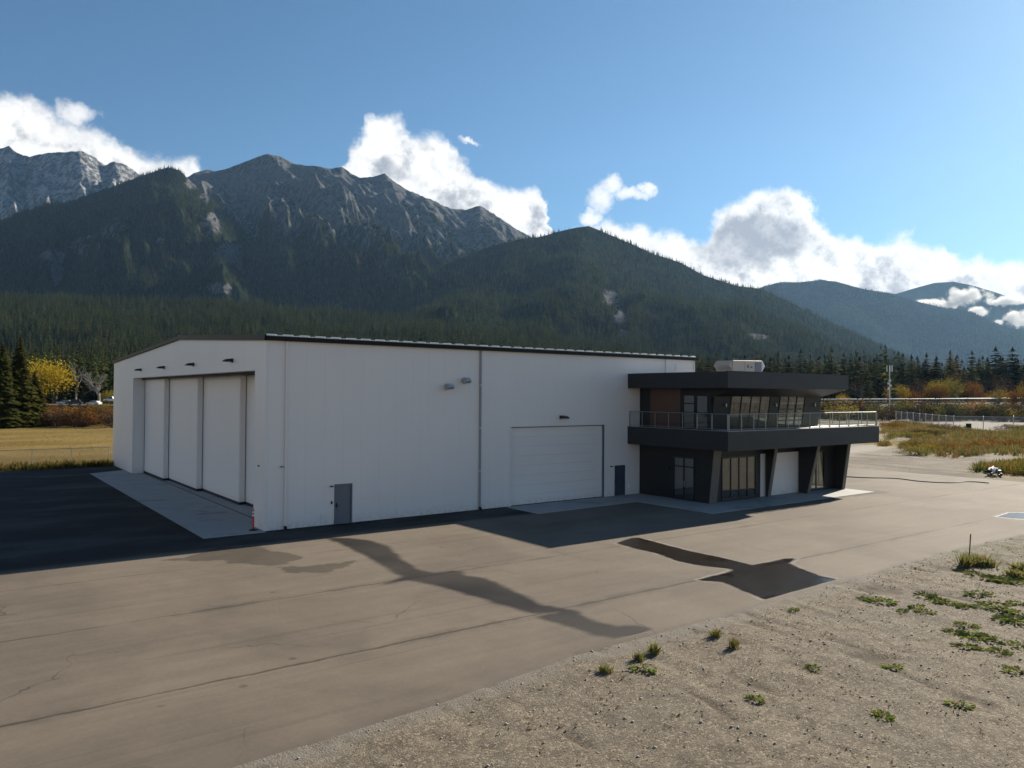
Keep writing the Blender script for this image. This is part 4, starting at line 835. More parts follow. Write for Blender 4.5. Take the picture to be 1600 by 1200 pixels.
    window('y', -0.20, 34.5, 38.5, 5.6, 7.0, 3)
    # ---- roof with deep fascia; the front soffit slopes down to the wall head
    bl(MB().prism([(-0.004, 8.58), (-8.60, 8.58), (-8.60, 7.60), (-6.45, 7.02), (-0.004, 7.21)], 'x', X0+0.01, 39.44), 'roof', M_CHAR)
    bl(MB().prism([(-0.004, 8.58), (-8.60, 8.58), (-8.60, 7.60), (-0.004, 7.60)], 'x', 25.77, X0+0.008), 'roof_overhang', M_CHAR)
    bl(B(25.74, 39.47, -8.63, -8.602, 7.57, 8.60), 'roof_fascia', M_CHAR2); bl(B(25.74, 25.768, -8.60, -0.004, 7.57, 8.60), 'roof_fascia', M_CHAR2); bl(B(39.442, 39.47, -8.60, -0.004, 7.57, 8.60), 'roof_fascia', M_CHAR2)
    bl(B(25.72, 39.49, -8.65, -8.52, 8.601, 8.63), 'roof_edge_trim', M_CHAR2); bl(B(39.40, 39.49, -8.518, -0.004, 8.601, 8.63), 'roof_edge_trim', M_STEEL); bl(B(25.8, 39.39, -8.50, -0.01, 8.582, 8.60), 'roof_membrane', M_ROOF)
    # ---- raking fins that carry the balcony
    for (xa, xb, y0, y1, yb, m) in ((X0, 27.70, -6.27, -6.66, -6.204, M_FIN), (33.05, 33.38, -6.40, -7.0, -6.204, M_FIN), (37.05, 37.38, -6.90, -7.75, -6.204, M_FIN), (41.55, 41.93, -6.95, -7.45, -6.204, M_FIN)):
        f = bl(MB().prism([(yb, 0.06), (y0, 0.06), (y1, 3.638), (yb, 3.638)], 'x', xa+0.002, xb), 'fin', m, bevel=0.02)
        bl(MB().prism([(yb+0.0, 0.07), (y0+0.05, 0.07), (y1+0.05, 3.63), (yb, 3.63)], 'x', xa-0.012, xa+0.001), 'side_shade', M_CHAR, f)  # added dark sheet: shade on the fin's left side put in as colour
    # small fittings
    for (x, y, z) in ((33.85, -6.42, 6.45), (28.3, -6.42, 6.45), (38.6, -6.42, 6.45)): bl(B(x-.05, x+.05, y-.12, y+.02, z-.1, z+.1), 'wall_light', M_STEEL)
    bl(B(X0-.12, X0-.004, -2.85, -2.72, 2.05, 2.25), 'wall_light', M_LAMP); bl(B(X0-.10, X0-.004, -5.35, -5.25, 1.95, 2.1), 'wall_light', M_LAMP)
    bl(MB().tube((39.3, -8.4, 7.52), (39.3, -8.4, 7.66), 0.06), 'soffit_light', M_REFL)
make_office()

def make_unit():
    u = empty('rooftop_unit', (34.5, -2.9, 8.6), label='beige rooftop ventilation unit with flared hoods on the office roof', cat='air unit')
    MB().box(-1.7, 1.7, -0.8, 0.8, 0.0, 0.12).build('kerb', M_GALV, u)
    MB().prism([(-1.75, 0.12), (1.65, 0.12), (1.75, 0.55), (1.70, 1.12), (-1.72, 1.05), (-1.82, 0.6)], 'y', -0.75, 0.75).build('housing', M_UNIT, u, bevel=0.015)
    MB().prism([(1.752, 0.30), (2.12, 0.72), (1.86, 1.08), (1.752, 1.08)], 'y', -0.7, 0.7).build('intake_hood', M_WTRIM, u)
    MB().prism([(-1.825, 0.40), (-2.10, 0.68), (-1.90, 0.98), (-1.825, 0.98)], 'y', -0.7, 0.7).build('exhaust_hood', M_UNIT, u)
    g = B(0.82, 1.55, -0.775, -0.752, 0.22, 0.98).build('grille', M_GRILL, u)
    for i in range(6): B(0.84, 1.53, -0.79, -0.777, 0.27+i*0.12, 0.31+i*0.12).build('louvre', M_GRILL, g)
    MB().box(-0.05, 0.0, -0.80, -0.752, 0.55, 0.75).tube((0.35, -0.752, 0.6), (0.35, -0.85, 0.6), 0.04).build('latch', M_LAMP, u)
    B(-0.4, -0.385, -0.762, -0.752, 0.16, 1.02).build('panel_seam', M_GRILL, u)
make_unit()
def make_post():
    p = empty('delineator_post', (-0.37, 0.62, 0.055), label='orange plastic delineator post with white bands at the corner of the hangar', cat='traffic post')
    MB().lathe([(0, 0), (0.22, 0), (0.22, 0.035), (0.10, 0.06), (0.065, 0.09), (0, 0.09)], 8).build('base', M_RUBBER, p)
    MB().lathe([(0.055, 0.06), (0.052, 0.99), (0.045, 1.02), (0.0, 1.03)], 12).build('tube', M_ORANGE, p)
    for z in (0.72, 0.88): MB().lathe([(0.056, z), (0.056, z+0.085)], 12).build('reflective_band', M_REFL, p)
    MB().tube((-0.03, 0, 1.02), (-0.03, 0, 1.09), 0.012).tube((0.03, 0, 1.02), (0.03, 0, 1.09), 0.012).tube((-0.03, 0, 1.09), (0.03, 0, 1.09), 0.012).build('grip', M_ORANGE, p)
make_post()

# ================================================================== VEGETATION THAT CAN BE TOLD APART
def place(x, d, dz=0.0):
    """ground point under pixel column x at depth d"""
    p = at_dist(x, 615, d); return Vector((p[0], p[1], float(valley_z(p[0], p[1]))+dz))

def spruce(seed, h, rad, levels, per, seg, m):
    tr, V, Fc = conifer_geo(seed, h, rad, levels, per, seg, z0=0.04, droop=0.42, full=0.82)
    return tr.mesh('trunk', M_BARK), raw_mesh('crown', V, Fc, m)
SPR = [spruce(300+i, 1.0, (0.105, 0.13, 0.15, 0.12, 0.165)[i], 30, 10, 2, M_NEEDLE_LINE) for i in range(5)]
def put_spruce(loc, h, wid, k, label, group, rz=None):
    t = empty('spruce_tree', loc, random.uniform(0, 6.28) if rz is None else rz, label=label, cat='tree', group=group)
    tm, cm = SPR[k]; part('trunk', tm, t, scale=(h, h, h)); part('crown', cm, t, scale=(h*wid, h*wid, h)); return t
tops = [(1092, 552), (1106, 556), (1120, 549), (1136, 557), (1150, 553), (1164, 556), (1182, 548), (1195, 552), (1216, 549), (1232, 555), (1251, 545), (1266, 553), (1280, 556), (1299, 543), (1318, 551), (1331, 558), (1344, 557), (1358, 563), (1366, 560), (1384, 556), (1404, 548), (1411, 551), (1424, 553), (1448, 551), (1463, 556), (1472, 566), (1485, 547), (1495, 553), (1503, 561), (1519, 547), (1536, 555), (1545, 566), (1556, 541), (1563, 556), (1582, 542), (1590, 560), (1602, 556), (1618, 545), (1640, 552)]
R = random.Random(5)
for i, (x, y) in enumerate(tops):
    d = R.uniform(350, 400); p = place(x, d); top = at_dist(x, y, d)[2]
    put_spruce(p, (top-p.z), R.uniform(1.8, 2.4), i % 5, 'tall dark spruce rising above the tree line behind the guardrail', 'tall spruces of the right tree line')
for i in range(150):
    x = 1085+i*3.8+R.uniform(-5, 5); y = R.uniform(556, 588); d = R.uniform(335, 460); p = place(x, d); top = at_dist(x, y, d)[2]
    put_spruce(p, (top-p.z), R.uniform(1.6, 2.3), (i*3) % 5, 'lower spruce filling the tree line between the tallest spruces', 'lower spruces of the right tree line')
BIG = [spruce(500+i, 1.0, (0.20, 0.17, 0.22)[i], 72, 17, 4, M_NEEDLE_NEAR) for i in range(3)]
for i, (x, y, d, wd, lab) in enumerate([(3, 533, 148, 1.0, 'big dark spruce standing beside the golden field, shorter of the tall pair'), (31, 523, 152, 1.05, 'tallest dark spruce standing beside the golden field next to the yellow tree'),
                                        (54, 578, 156, 1.1, 'short dark spruce between the tall spruces and the yellow tree'), (-34, 528, 150, 1.0, 'dark spruce at the outer end of the spruce row by the golden field')]):
    p = place(x, d, -0.1); top = at_dist(x, y, d)[2]; t = empty('spruce_tree', p, i*1.3, label=lab, cat='tree', group='big spruces beside the field'); h = top-p.z
    part('trunk', spruce and BIG[i % 3][0], t, scale=(h, h, h)); part('crown', BIG[i % 3][1], t, scale=(h*wd, h*wd, h))

def branches(mb, p, d, L, r, depth, Rn, ends, spread=0.55, n=3, up=0.15, sides=5):
    q = p+d*L; mb.tube(p, q, r, r*0.62, sides, False)
    if depth == 0: ends.append(q); return
    for i in range(n):
        a = Rn.uniform(0, 6.283); o = d.orthogonal().normalized(); o = Matrix.Rotation(a+i*6.283/n, 3, d) @ o
        nd = (d*(1-spread*0.4)+o*spread*Rn.uniform(0.6, 1.3)+Vector((0, 0, up))).normalized()
        branches(mb, p+d*L*Rn.uniform(0.6, 1.0), nd, L*Rn.uniform(0.62, 0.86), r*0.6, depth-1, Rn, ends, spread, n, up, max(3, sides-1))
def leaf_cloud(centers, nl, rad, size, Rn, squash=0.8):
    V = []; Fc = []
    for c in centers:
        for _ in range(nl):
            v = Vector((Rn.gauss(0, 1), Rn.gauss(0, 1), Rn.gauss(0, 1)*squash)); v = v.normalized()*rad*Rn.random()**0.45; q = c+v
            a = Vector((Rn.gauss(0, 1), Rn.gauss(0, 1), Rn.gauss(0, 0.8))).normalized(); b = a.orthogonal().normalized()*size*Rn.uniform(.5, 1); a = a*size*Rn.uniform(.6, 1.2)
            k = len(V); V += [tuple(q-a), tuple(q+b*.6), tuple(q+a), tuple(q-b*.6)]; Fc.append((k, k+1, k+2, k+3))
    return V, Fc
def broadleaf(name, loc, h, label, group, leafm, barkm, seed, nl=30, lsize=0.03, crad=0.16, depth=3, n=3, spread=0.6, base=0.16, up=0.2, trunkr=0.018, cat='tree'):
    Rn = random.Random(seed); mb = MB(); ends = []
    branches(mb, Vector((0, 0, -0.02)), Vector((Rn.uniform(-.06, .06), Rn.uniform(-.06, .06), 1)).normalized(), base, trunkr, depth, Rn, ends, spread, n, up)
    zz = max(e.z for e in ends)+crad*0.5*bool(leafm); t = empty(name, loc, 0, label=label, cat=cat, group=group); k = h/zz
    tm = mb.mesh('trunk', barkm); part('trunk', tm, t, scale=(k, k, k))
    if leafm: V, Fc = leaf_cloud(ends, nl, crad, lsize, Rn); part('crown', raw_mesh('crown', V, Fc, leafm), t, scale=(k, k, k))
    return t, k
def at_tree(x, ytop, d): p = place(x, d, -0.1); return p, at_dist(x, ytop, d)[2]-p.z
p, h = at_tree(88, 563, 285); broadleaf('broadleaf_tree', p, h, 'bright yellow autumn tree standing behind the brown bushes of the field', None, M_YELLOW, M_BARK, 3, nl=44, lsize=0.011, crad=0.12, depth=4, n=3, spread=0.75, base=0.14, up=0.12)
p, h = at_tree(156, 580, 270); broadleaf('bare_tree', p, h, 'pale leafless spreading tree by the corner of the hangar', None, None, M_PALEBARK, 8, depth=5, n=3, spread=0.7, base=0.16, trunkr=0.022)
p, h = at_tree(119, 566, 280); broadleaf('bare_tree', p, h, 'slim leafless tree beside the yellow autumn tree', None, None, M_PALEBARK, 12, depth=5, n=2, spread=0.38, base=0.22, trunkr=0.014)
p, h = at_tree(170, 612, 262); broadleaf('broadleaf_tree', p, h, 'small olive-yellow tree under the pale bare tree at the hangar corner', None, M_OLIVE, M_BARK, 15, nl=70, lsize=0.015, crad=0.18, depth=3, n=3)
for i, (x, yt, d, lab) in enumerate([(78, 598, 268, 'dark spruce crowding the left foot of the yellow tree'), (97, 606, 266, 'small dark spruce at the foot of the yellow tree'), (132, 592, 300, 'dark spruce between the yellow tree and the pale bare tree')]):
    p, h = at_tree(x, yt, d); put_spruce(p, h, 1.9, i, lab.replace('left ', ''), None)
for i, (x, y, d, m, w) in enumerate([(1303, 628, 250, M_RUST, 'rust'), (1322, 631, 252, M_GOLD, 'gold'), (1316, 616, 300, M_GOLD, 'gold'), (1342, 634, 250, M_RUST, 'rust'), (1288, 630, 246, M_GOLD, 'gold'), (1407, 604, 300, M_GOLD, 'gold'), (1418, 612, 305, M_RUST, 'rust'), (1462, 597, 310, M_GOLD, 'gold'), (1481, 591, 312, M_OLIVE, 'olive green'),
                                     (1470, 606, 300, M_RUST, 'rust'), (1515, 598, 320, M_RUST, 'rust'), (1536, 602, 322, M_BROWNB, 'brown'), (1557, 607, 316, M_GOLD, 'gold'), (1582, 612, 318, M_RUST, 'rust'), (1380, 602, 318, M_BROWNB, 'brown'), (1352, 596, 325, M_BROWNB, 'brown'), (1440, 592, 330, M_BROWNB, 'brown'), (1500, 584, 330, M_BROWNB, 'brown'), (1550, 590, 335, M_BROWNB, 'brown'), (1610, 600, 320, M_GOLD, 'gold')]):
    p, h = at_tree(x, y, d); broadleaf('autumn_tree', p, h, f'small {w} autumn tree at the foot of the dark spruces by the guardrail', f'{w} autumn trees by the guardrail', m, M_PALEBARK if w == 'brown' else M_BARK, 40+i, nl=40 if w == 'brown' else 90, lsize=0.013, crad=0.15, depth=3, n=3, spread=0.5, base=0.2, up=0.3)

def bush_mesh(seed, m, n=26, nl=34, flat=0.75):
    Rn = random.Random(seed); st = MB(); cs = []
    for i in range(n):
        a = Rn.uniform(0, 6.283); r = 0.5*math.sqrt(Rn.random()); z = Rn.uniform(0.22, 1.0)*(1-0.9*r*r); c = Vector((r*math.cos(a), r*math.sin(a), z*flat)); cs.append(c)
        st.tube((c.x*.2, c.y*.2, -0.03), tuple(c), 0.012, 0.004, 3, False)
    V, Fc = leaf_cloud(cs, nl, 0.24, 0.04, Rn); return st.mesh('stems', M_BARK), raw_mesh('foliage', V, Fc, m)
BUSH = {w: [bush_mesh(700+i*7+j, m) for j in range(2)] for i, (w, m) in enumerate((('rust', M_RUST), ('brown', M_BROWNB), ('olive', M_OLIVE), ('dark', M_DKGREEN), ('gold', M_GOLD)))}
def bush(loc, w, h, kind, label, group):
    b = empty('bush', loc, random.uniform(0, 6.28), label=label, cat='bush', group=group); st, fo = random.choice(BUSH[kind])
    part('stems', st, b, scale=(w, w, h)); part('foliage', fo, b, scale=(w, w, h))
names = {'rust': 'rusty orange', 'brown': 'brown leafless-looking', 'olive': 'olive green', 'dark': 'dark green', 'gold': 'golden'}
for i in range(26):
    x = -40+i*9.2+R.uniform(-3, 3); k = ['brown', 'rust', 'brown', 'olive', 'brown', 'rust'][i % 6]
    bush(place(x, R.uniform(152, 166), -0.1), R.uniform(4.5, 7), R.uniform(4.2, 6.0), k, f'{names[k]} bush in the row along the far edge of the golden field', f'{names[k]} bushes along the field')
for i in range(64):
    x = 1278+i*5.6+R.uniform(-4, 4); k = ['dark', 'brown', 'dark', 'brown', 'rust', 'dark', 'brown', 'olive'][i % 8]; d = R.uniform(226, 250) if i % 2 else R.uniform(250, 262)
    if abs(x-1390) < 4: continue
    bush(place(x, d, -0.1), R.uniform(6, 9.5), R.uniform(5.0, 7.6) if i % 2 else R.uniform(6.5, 8.2), k, f'{names[k]} bush on the bank below the guardrail', f'{names[k]} bushes below the guardrail')
for i, (x, y, k, w, h) in enumerate([(1440, 681, 'brown', 6, 1.8), (1425, 683, 'olive', 6, 1.4), (1475, 676, 'brown', 7, 2.2), (1460, 678, 'olive', 6, 1.5), (1395, 668, 'rust', 6, 2.0), (1430, 700, 'olive', 4.5, 1.5), (1448, 705, 'gold', 4, 1.2), (1470, 703, 'rust', 4.5, 1.2), (1500, 702, 'rust', 4.5, 1.2), (1535, 698, 'rust', 5, 1.3), (1560, 696, 'rust', 5, 1.5), (1590, 698, 'rust', 5, 1.6), (1425, 712, 'olive', 3.4, 1.0), (1540, 735, 'gold', 2.6, 0.9), (1590, 742, 'olive', 2.5, 0.8), (1575, 673, 'brown', 6, 1.6), (1600, 676, 'olive', 5, 1.4), (1350, 655, 'rust', 7, 2.8), (1330, 652, 'gold', 7, 3.0), (1520, 712, 'olive', 3, 0.8)]):
    g_ = ground_at(x, y); bush((g_[0], g_[1], float(dirt_h(np.array(g_[0]), np.array(g_[1])))-0.05), w, h, k, f'low {names[k]} shrub on the rough ground beyond the paving', f'{names[k]} shrubs on the rough ground')

# ---- weeds, grass, loose stones
def tuft(V, Fc, C, p, h, w, n, col, Rn, lean=0.5):
    for _ in range(n):
        a = Rn.uniform(0, 6.283); l = Rn.uniform(0, lean)*h; b = Vector((p[0]+Rn.gauss(0, w*.35), p[1]+Rn.gauss(0, w*.35), p[2])); t = b+Vector((math.cos(a)*l, math.sin(a)*l, h*Rn.uniform(.5, 1))); s = Vector((-math.sin(a), math.cos(a), 0))*Rn.uniform(.03, .06)*max(h, .4)
        k = len(V); V += [tuple(b-s), tuple(b+s), tuple((b+t)*.5+s*.8+Vector((0, 0, .1*h))), tuple(t), tuple((b+t)*.5-s*.8+Vector((0, 0, .1*h)))]; Fc.append((k, k+1, k+2, k+3, k+4)); c = tuple(v*Rn.uniform(.7, 1.2) for v in col); C += [c]*5
def stuff_mesh(name, V, Fc, C, m, **kw):
    me = raw_mesh(name, V, Fc, m); a = me.attributes.new('tint', 'FLOAT_COLOR', 'POINT'); a.data.foreach_set('color', np.c_[np.array(C), np.ones(len(C))].astype(np.float32).ravel())
    o = bpy.data.objects.new(name, me); link(o); return tag(o, kind='stuff', **kw)
def tint_mat():
    m, g, out = new_mat('grass_blades'); c = g.attr('tint', 'Color')
    d = g.n('ShaderNodeBsdfDiffuse'); g.put(d.inputs[0], c); t = g.n('ShaderNodeBsdfTranslucent'); g.put(t.inputs[0], c); mx = g.n('ShaderNodeMixShader'); mx.inputs[0].default_value = 0.4
    g.nt.links.new(d.outputs[0], mx.inputs[1]); g.nt.links.new(t.outputs[0], mx.inputs[2]); g.nt.links.new(mx.outputs[0], out.inputs[0]); return m
M_TINT = tint_mat()
Rn = random.Random(9); V, Fc, C = [], [], []
for i in range(2600):                                                  # unmown strip between the paving and the fence
    x = Rn.uniform(-34, 8); y = 42.2+abs(Rn.gauss(0, 1.6)); tuft(V, Fc, C, (x, y, -0.05), Rn.uniform(.25, .9), .4, 5, Rn.choice([(.10, .095, .025), (.17, .135, .04), (.22, .165, .055), (.07, .075, .02)]), Rn)
stuff_mesh('rough_grass', V, Fc, C, M_TINT, label='rough grass growing along the chain link fence beside the dark paving', cat='grass')
V, Fc, C = [], [], []
for i in range(3200):                                                   # tussocks over the field
    x = Rn.uniform(-60, 22); y = Rn.uniform(46, 140); tuft(V, Fc, C, (x, y, float(valley_z(x, y))-.12), Rn.uniform(.12, .32), .6, 4, Rn.choice([(.34, .24, .07), (.28, .20, .06), (.22, .15, .045), (.38, .28, .10)]), Rn)
stuff_mesh('field_grass', V, Fc, C, M_TINT, label='dry golden grass of the open field', cat='grass')
V, Fc, C = [], [], []
bb = [(np.array(P)[:, 0].min(), np.array(P)[:, 0].max(), np.array(P)[:, 1].min(), np.array(P)[:, 1].max()) for P in WEEDP]
for P, b, n, cols in zip(WEEDP, bb, (3600, 1600, 900, 500, 300), ([(.18, .105, .04), (.20, .14, .05), (.19, .16, .06), (.13, .125, .04), (.10, .11, .035)], [(.17, .14, .045), (.12, .11, .035), (.22, .15, .05)], [(.26, .16, .035), (.14, .13, .035), (.09, .10, .025)], [(.18, .14, .05)], [(.2, .15, .05)])):
    X = rng.uniform(b[0], b[1], n*4); Y = rng.uniform(b[2], b[3], n*4); s = sdf_poly(P, X, Y)+5*(fbm(X*.12, Y*.12, 61)-.5); sp = ground_at(1553, 746); s = np.where(np.hypot(X-sp[0], Y-sp[1]) < 4.2, 9, s); k = np.where(s < 0)[0][:n]; zz = dirt_h(X, Y)
    for i in k: tuft(V, Fc, C, (X[i], Y[i], zz[i]-.03), Rn.uniform(.35, 1.1), .6, 5, Rn.choice(cols), Rn)
stuff_mesh('weeds', V, Fc, C, M_TINT, label='rust and olive weeds covering the rough ground beyond the paving', cat='weeds')

# single clumps on the gravel
def clump_mesh(seed, grassy):
    Q = random.Random(seed); V, Fc, C = [], [], []
    if grassy:
        tuft(V, Fc, C, (0, 0, 0), 0.62, 0.42, 70, (.22, .21, .07), Q, .6); tuft(V, Fc, C, (0, 0, 0), 0.5, 0.5, 30, (.26, .22, .08), Q, .8)
    else:
        for _ in range(90):
            a = Q.uniform(0, 6.28); r = 0.5*math.sqrt(Q.random()); c = Vector((r*math.cos(a), r*math.sin(a), Q.uniform(.02, .16)*(1.2-r))); o = Vector((math.cos(a), math.sin(a), Q.uniform(-.1, .5))).normalized(); s = o.orthogonal().normalized()*Q.uniform(.03, .06); o = o*Q.uniform(.07, .14)
            k = len(V); V += [tuple(c-o*.6), tuple(c+s), tuple(c+o), tuple(c-s)]; Fc.append((k, k+1, k+2, k+3)); C += [tuple(v*Q.uniform(.6, 1.3) for v in (.17, .20, .05))]*4
    me = raw_mesh('weed_clump', V, Fc, M_TINT); a = me.attributes.new('tint', 'FLOAT_COLOR', 'POINT'); a.data.foreach_set('color', np.c_[np.array(C), np.ones(len(C))].astype(np.float32).ravel()); return me
TUFT = [clump_mesh(i, True) for i in range(3)]; WEED = [clump_mesh(20+i, False) for i in range(4)]
def clump(x, y, w, h, grassy, lab, grp, i):
    g_ = ground_at(x, y); o = bpy.data.objects.new('grass_tuft' if grassy else 'weed_clump', (TUFT if grassy else WEED)[i % 3]); o.location = (g_[0], g_[1], gravel_z(g_[0], g_[1])-.01); o.rotation_euler = (0, 0, i*1.7); o.scale = (w*(.55+.5*((i*37) % 10)/10), w*(.5+.5*((i*53) % 10)/10), h*(.5+.25*((i*29) % 10)/10)); link(o); tag(o, lab, 'plant', grp)
for i, (x, y, w, h) in enumerate([(998, 1030, .8, 1.0), (1022, 1018, .6, .8), (1118, 994, .6, .6), (1147, 1010, .7, .75), (1508, 884, 1.4, 1.5), (1524, 880, 1.5, 1.3), (1540, 884, 1.5, 1.2), (945, 1049, .5, .7), (1586, 900, 1.6, 1.0), (1598, 890, 1.5, 1.2)]):
    clump(x, y, w, h, True, 'upright grass tuft growing from the bare gravel', 'grass tufts on the gravel', i)
for i, (x, y, w) in enumerate([(1352, 936, 1.2), (1376, 940, 1.3), (1006, 1046, .9), (1446, 931, 1.3), (1463, 938, 1.1), (1478, 941, 1.0), (1503, 946, .9), (1514, 949, .8), (1556, 946, 1.5), (1563, 953, 1.3), (1590, 943, 1.3), (1574, 968, 1.2), (1588, 972, 1.1), (1596, 960, 1.0), (1511, 978, .8), (1520, 994, 1.4), (1536, 996, 1.3), (1552, 1000, 1.0), (1491, 986, .8), (1508, 1010, .9), (1530, 1014, .7), (1595, 1008, .9), (1562, 1020, .8), (1432, 950, .7), (1530, 928, 1.6), (1560, 905, 1.6), (1575, 908, 1.6), (1590, 912, 1.5), (1530, 898, 1.5), (1510, 892, 1.4), (1270, 1040, .8), (1395, 1042, .7), (1590, 1050, .9), (1380, 1120, .7), (1180, 1090, .6), (1500, 1100, .8), (1240, 952, .5), (1410, 955, .6), (1445, 957, .8)]):
    clump(x, y, w, 1.0, False, 'low leafy green weed clump spreading on the bare gravel', 'green weed clumps on the gravel', i)
def stones():
    n = 9000; X = rng.uniform(-12, 48, n); t = rng.random(n)**1.2; Y = edge_y(X)+.1-t*16; V = np.zeros((n, 8, 3)); Q = []
    s = 0.007+0.028*rng.random(n)**5
    cube = np.array([(x, y, z) for z in (-1, 1) for y in (-1, 1) for x in (-1, 1)], float); ang = rng.uniform(0, 6.28, n); ca, sa = np.cos(ang), np.sin(ang)
    P = cube[None]*(1+0.5*(rng.random((n, 8, 3))-.5))*np.array([1.2, .9, .6])[None]*s[:, None, None]; P[:, 4:, :2] *= 0.62
    V[..., 0] = X[:, None]+P[..., 0]*ca[:, None]-P[..., 1]*sa[:, None]; V[..., 1] = Y[:, None]+P[..., 0]*sa[:, None]+P[..., 1]*ca[:, None]
    gz = np.array([gravel_z(x, y) for x, y in zip(X, Y)]); V[..., 2] = gz[:, None]+P[..., 2]+s[:, None]*.3
    fq = np.array([(0, 2, 3, 1), (4, 5, 7, 6), (0, 1, 5, 4), (2, 6, 7, 3), (0, 4, 6, 2), (1, 3, 7, 5)]); Q = (np.arange(n)[:, None, None]*8+fq[None]).reshape(-1, 4)
    np_mesh('loose_stones', V.reshape(-1, 3), Q, M_STONE, smooth=False, kind='stuff', label='loose stones scattered over the gravel lot', cat='stones')
stones()
V, Fc, C = [], [], []
for i in range(1700):                                                  # dry stalks and straw lying over the gravel
    x = Rn.uniform(-4, 46); y = float(edge_y(np.array([x]))[0])-Rn.random()**.9*15-.3; tuft(V, Fc, C, (x, y, gravel_z(x, y)), Rn.uniform(.02, .07), .25, 3, Rn.choice([(.26, .21, .12), (.22, .18, .09), (.15, .14, .06)]), Rn, 2.2)
stuff_mesh('straw', V, Fc, C, M_TINT, label='dry stalks and sparse seedlings strewn over the gravel lot', cat='straw')

# ================================================================== SMALLER THINGS
def fence(name, pts, h, label, every=3.2, r=0.035, top=True, group=None, zf=None):
    base = Vector((pts[0][0], pts[0][1], 0)); t = empty(name, base, 0, label=label, cat='fence', group=group); zf = zf or (lambda x, y: 0.0)
    for a, b in zip(pts, pts[1:]):
        a = Vector((a[0], a[1], 0)); b = Vector((b[0], b[1], 0)); n = max(1, round((b-a).length/every)); ang = math.atan2(b.y-a.y, b.x-a.x)
        for i in range(n+1):
            if i == n and b.xy != Vector(pts[-1][:2]): continue
            q = a+(b-a)*i/n; z = zf(q.x, q.y); p = MB().tube((0, 0, -0.3), (0, 0, h+0.06), r, n=8).build('post', M_GALV, t); p.location = (q.x-base.x, q.y-base.y, z)
            MB().lathe([(r*1.25, h+0.05), (r*1.2, h+0.10), (0, h+0.14)], 8).build('cap', M_GALV, p)
        for i in range(n):
            q = a+(b-a)*i/n; q2 = a+(b-a)*(i+1)/n; z = zf(q.x, q.y); L = (q2-q).length
            m = B(0.02, L-0.02, -0.004, 0.004, 0.05, h).build('mesh_panel', M_CHAIN, t); m.location = (q.x-base.x, q.y-base.y, z); m.rotation_euler = (0, 0, ang)
            if top: k = MB().tube((0, 0, h), (L, 0, h), r*.7, n=6).build('top_rail', M_GALV, t); k.location = (q.x-base.x, q.y-base.y, z); k.rotation_euler = (0, 0, ang)
fence('chain_link_fence', [(-32.0, 45.2), (12.8, 45.2)], 1.75, 'chain link fence with thin steel posts between the dark paving and the golden field', 3.2, 0.038, zf=lambda x, y: -0.12)
g1, g2, g3, g4 = [ground_at(*q) for q in ((1400, 659), (1437, 664), (1490, 671), (1680, 674))]
fence('compound_fence', [g1[:2], g2[:2], g3[:2], g4[:2]], 2.9, 'tall chain link fence with white posts round the pale gravel compound', 5.5, 0.10)
g5, g6 = ground_at(1437, 655), ground_at(1680, 657)
fence('compound_fence', [g5[:2], g6[:2]], 2.9, 'far run of chain link fence along the back of the gravel compound', 14.0, 0.10)
def board():
    a, b = Vector(g3[:2]), Vector(g4[:2]); u = (b-a).normalized(); q = a+u*2.9; t = empty('sign_board', (q.x-u.y*-0.15, q.y-u.x*.15, 0), math.atan2(u.y, u.x), label='blank black board on short legs in front of the compound fence', cat='board')
    B(-0.55, 0.55, -0.13, -0.09, 0.35, 1.35).build('panel', M_BLACKTRIM, t, bevel=.01)
    for s in (-.4, .4): MB().tube((s, -0.06, -.05), (s, -0.06, 1.2), .03).build('leg', M_GALV, t)
board()
def mast():
    g_ = ground_at(1390, 655); t = empty('antenna_mast', (g_[0], g_[1], 0), 0, label='slender grey antenna mast with white panel antennas in front of the spruces', cat='mast')
    MB().tube((0, 0, -.3), (0, 0, 16.0), .26, .14, 12).build('pole', M_GALV, t)
    for i, z in enumerate((15.6, 15.6, 15.6)):
        a = i*2.09+.4; b = MB().tube((0, 0, z), (.75*math.cos(a), .75*math.sin(a), z), .04).build('bracket', M_GALV, t)
        MB().box(-.14, .14, -.07, .07, 15.0, 17.0).map(lambda x, y, z, a=a: (.85*math.cos(a)+x*math.cos(a+1.57)-y*math.sin(a+1.57), .85*math.sin(a)+x*math.sin(a+1.57)+y*math.cos(a+1.57), z)).build('antenna', M_REFL, b)
    for z, a in ((12.2, .3), (11.3, 2.4), (10.6, 4.2), (9.6, 1.2)):
        d = MB().lathe([(0, 0), (.28, .04), (.42, .16), (.42, .2), (.26, .1), (0, .06)], 12).map(lambda x, y, zz, z=z, a=a: (math.cos(a)*(.3+zz)-math.sin(a)*x, math.sin(a)*(.3+zz)+math.cos(a)*x, z+y)).build('dish', M_WTRIM, t)
    B(-.45, .45, -.65, -.3, 0, 1.5).build('cabinet', M_WTRIM, t)
mast()
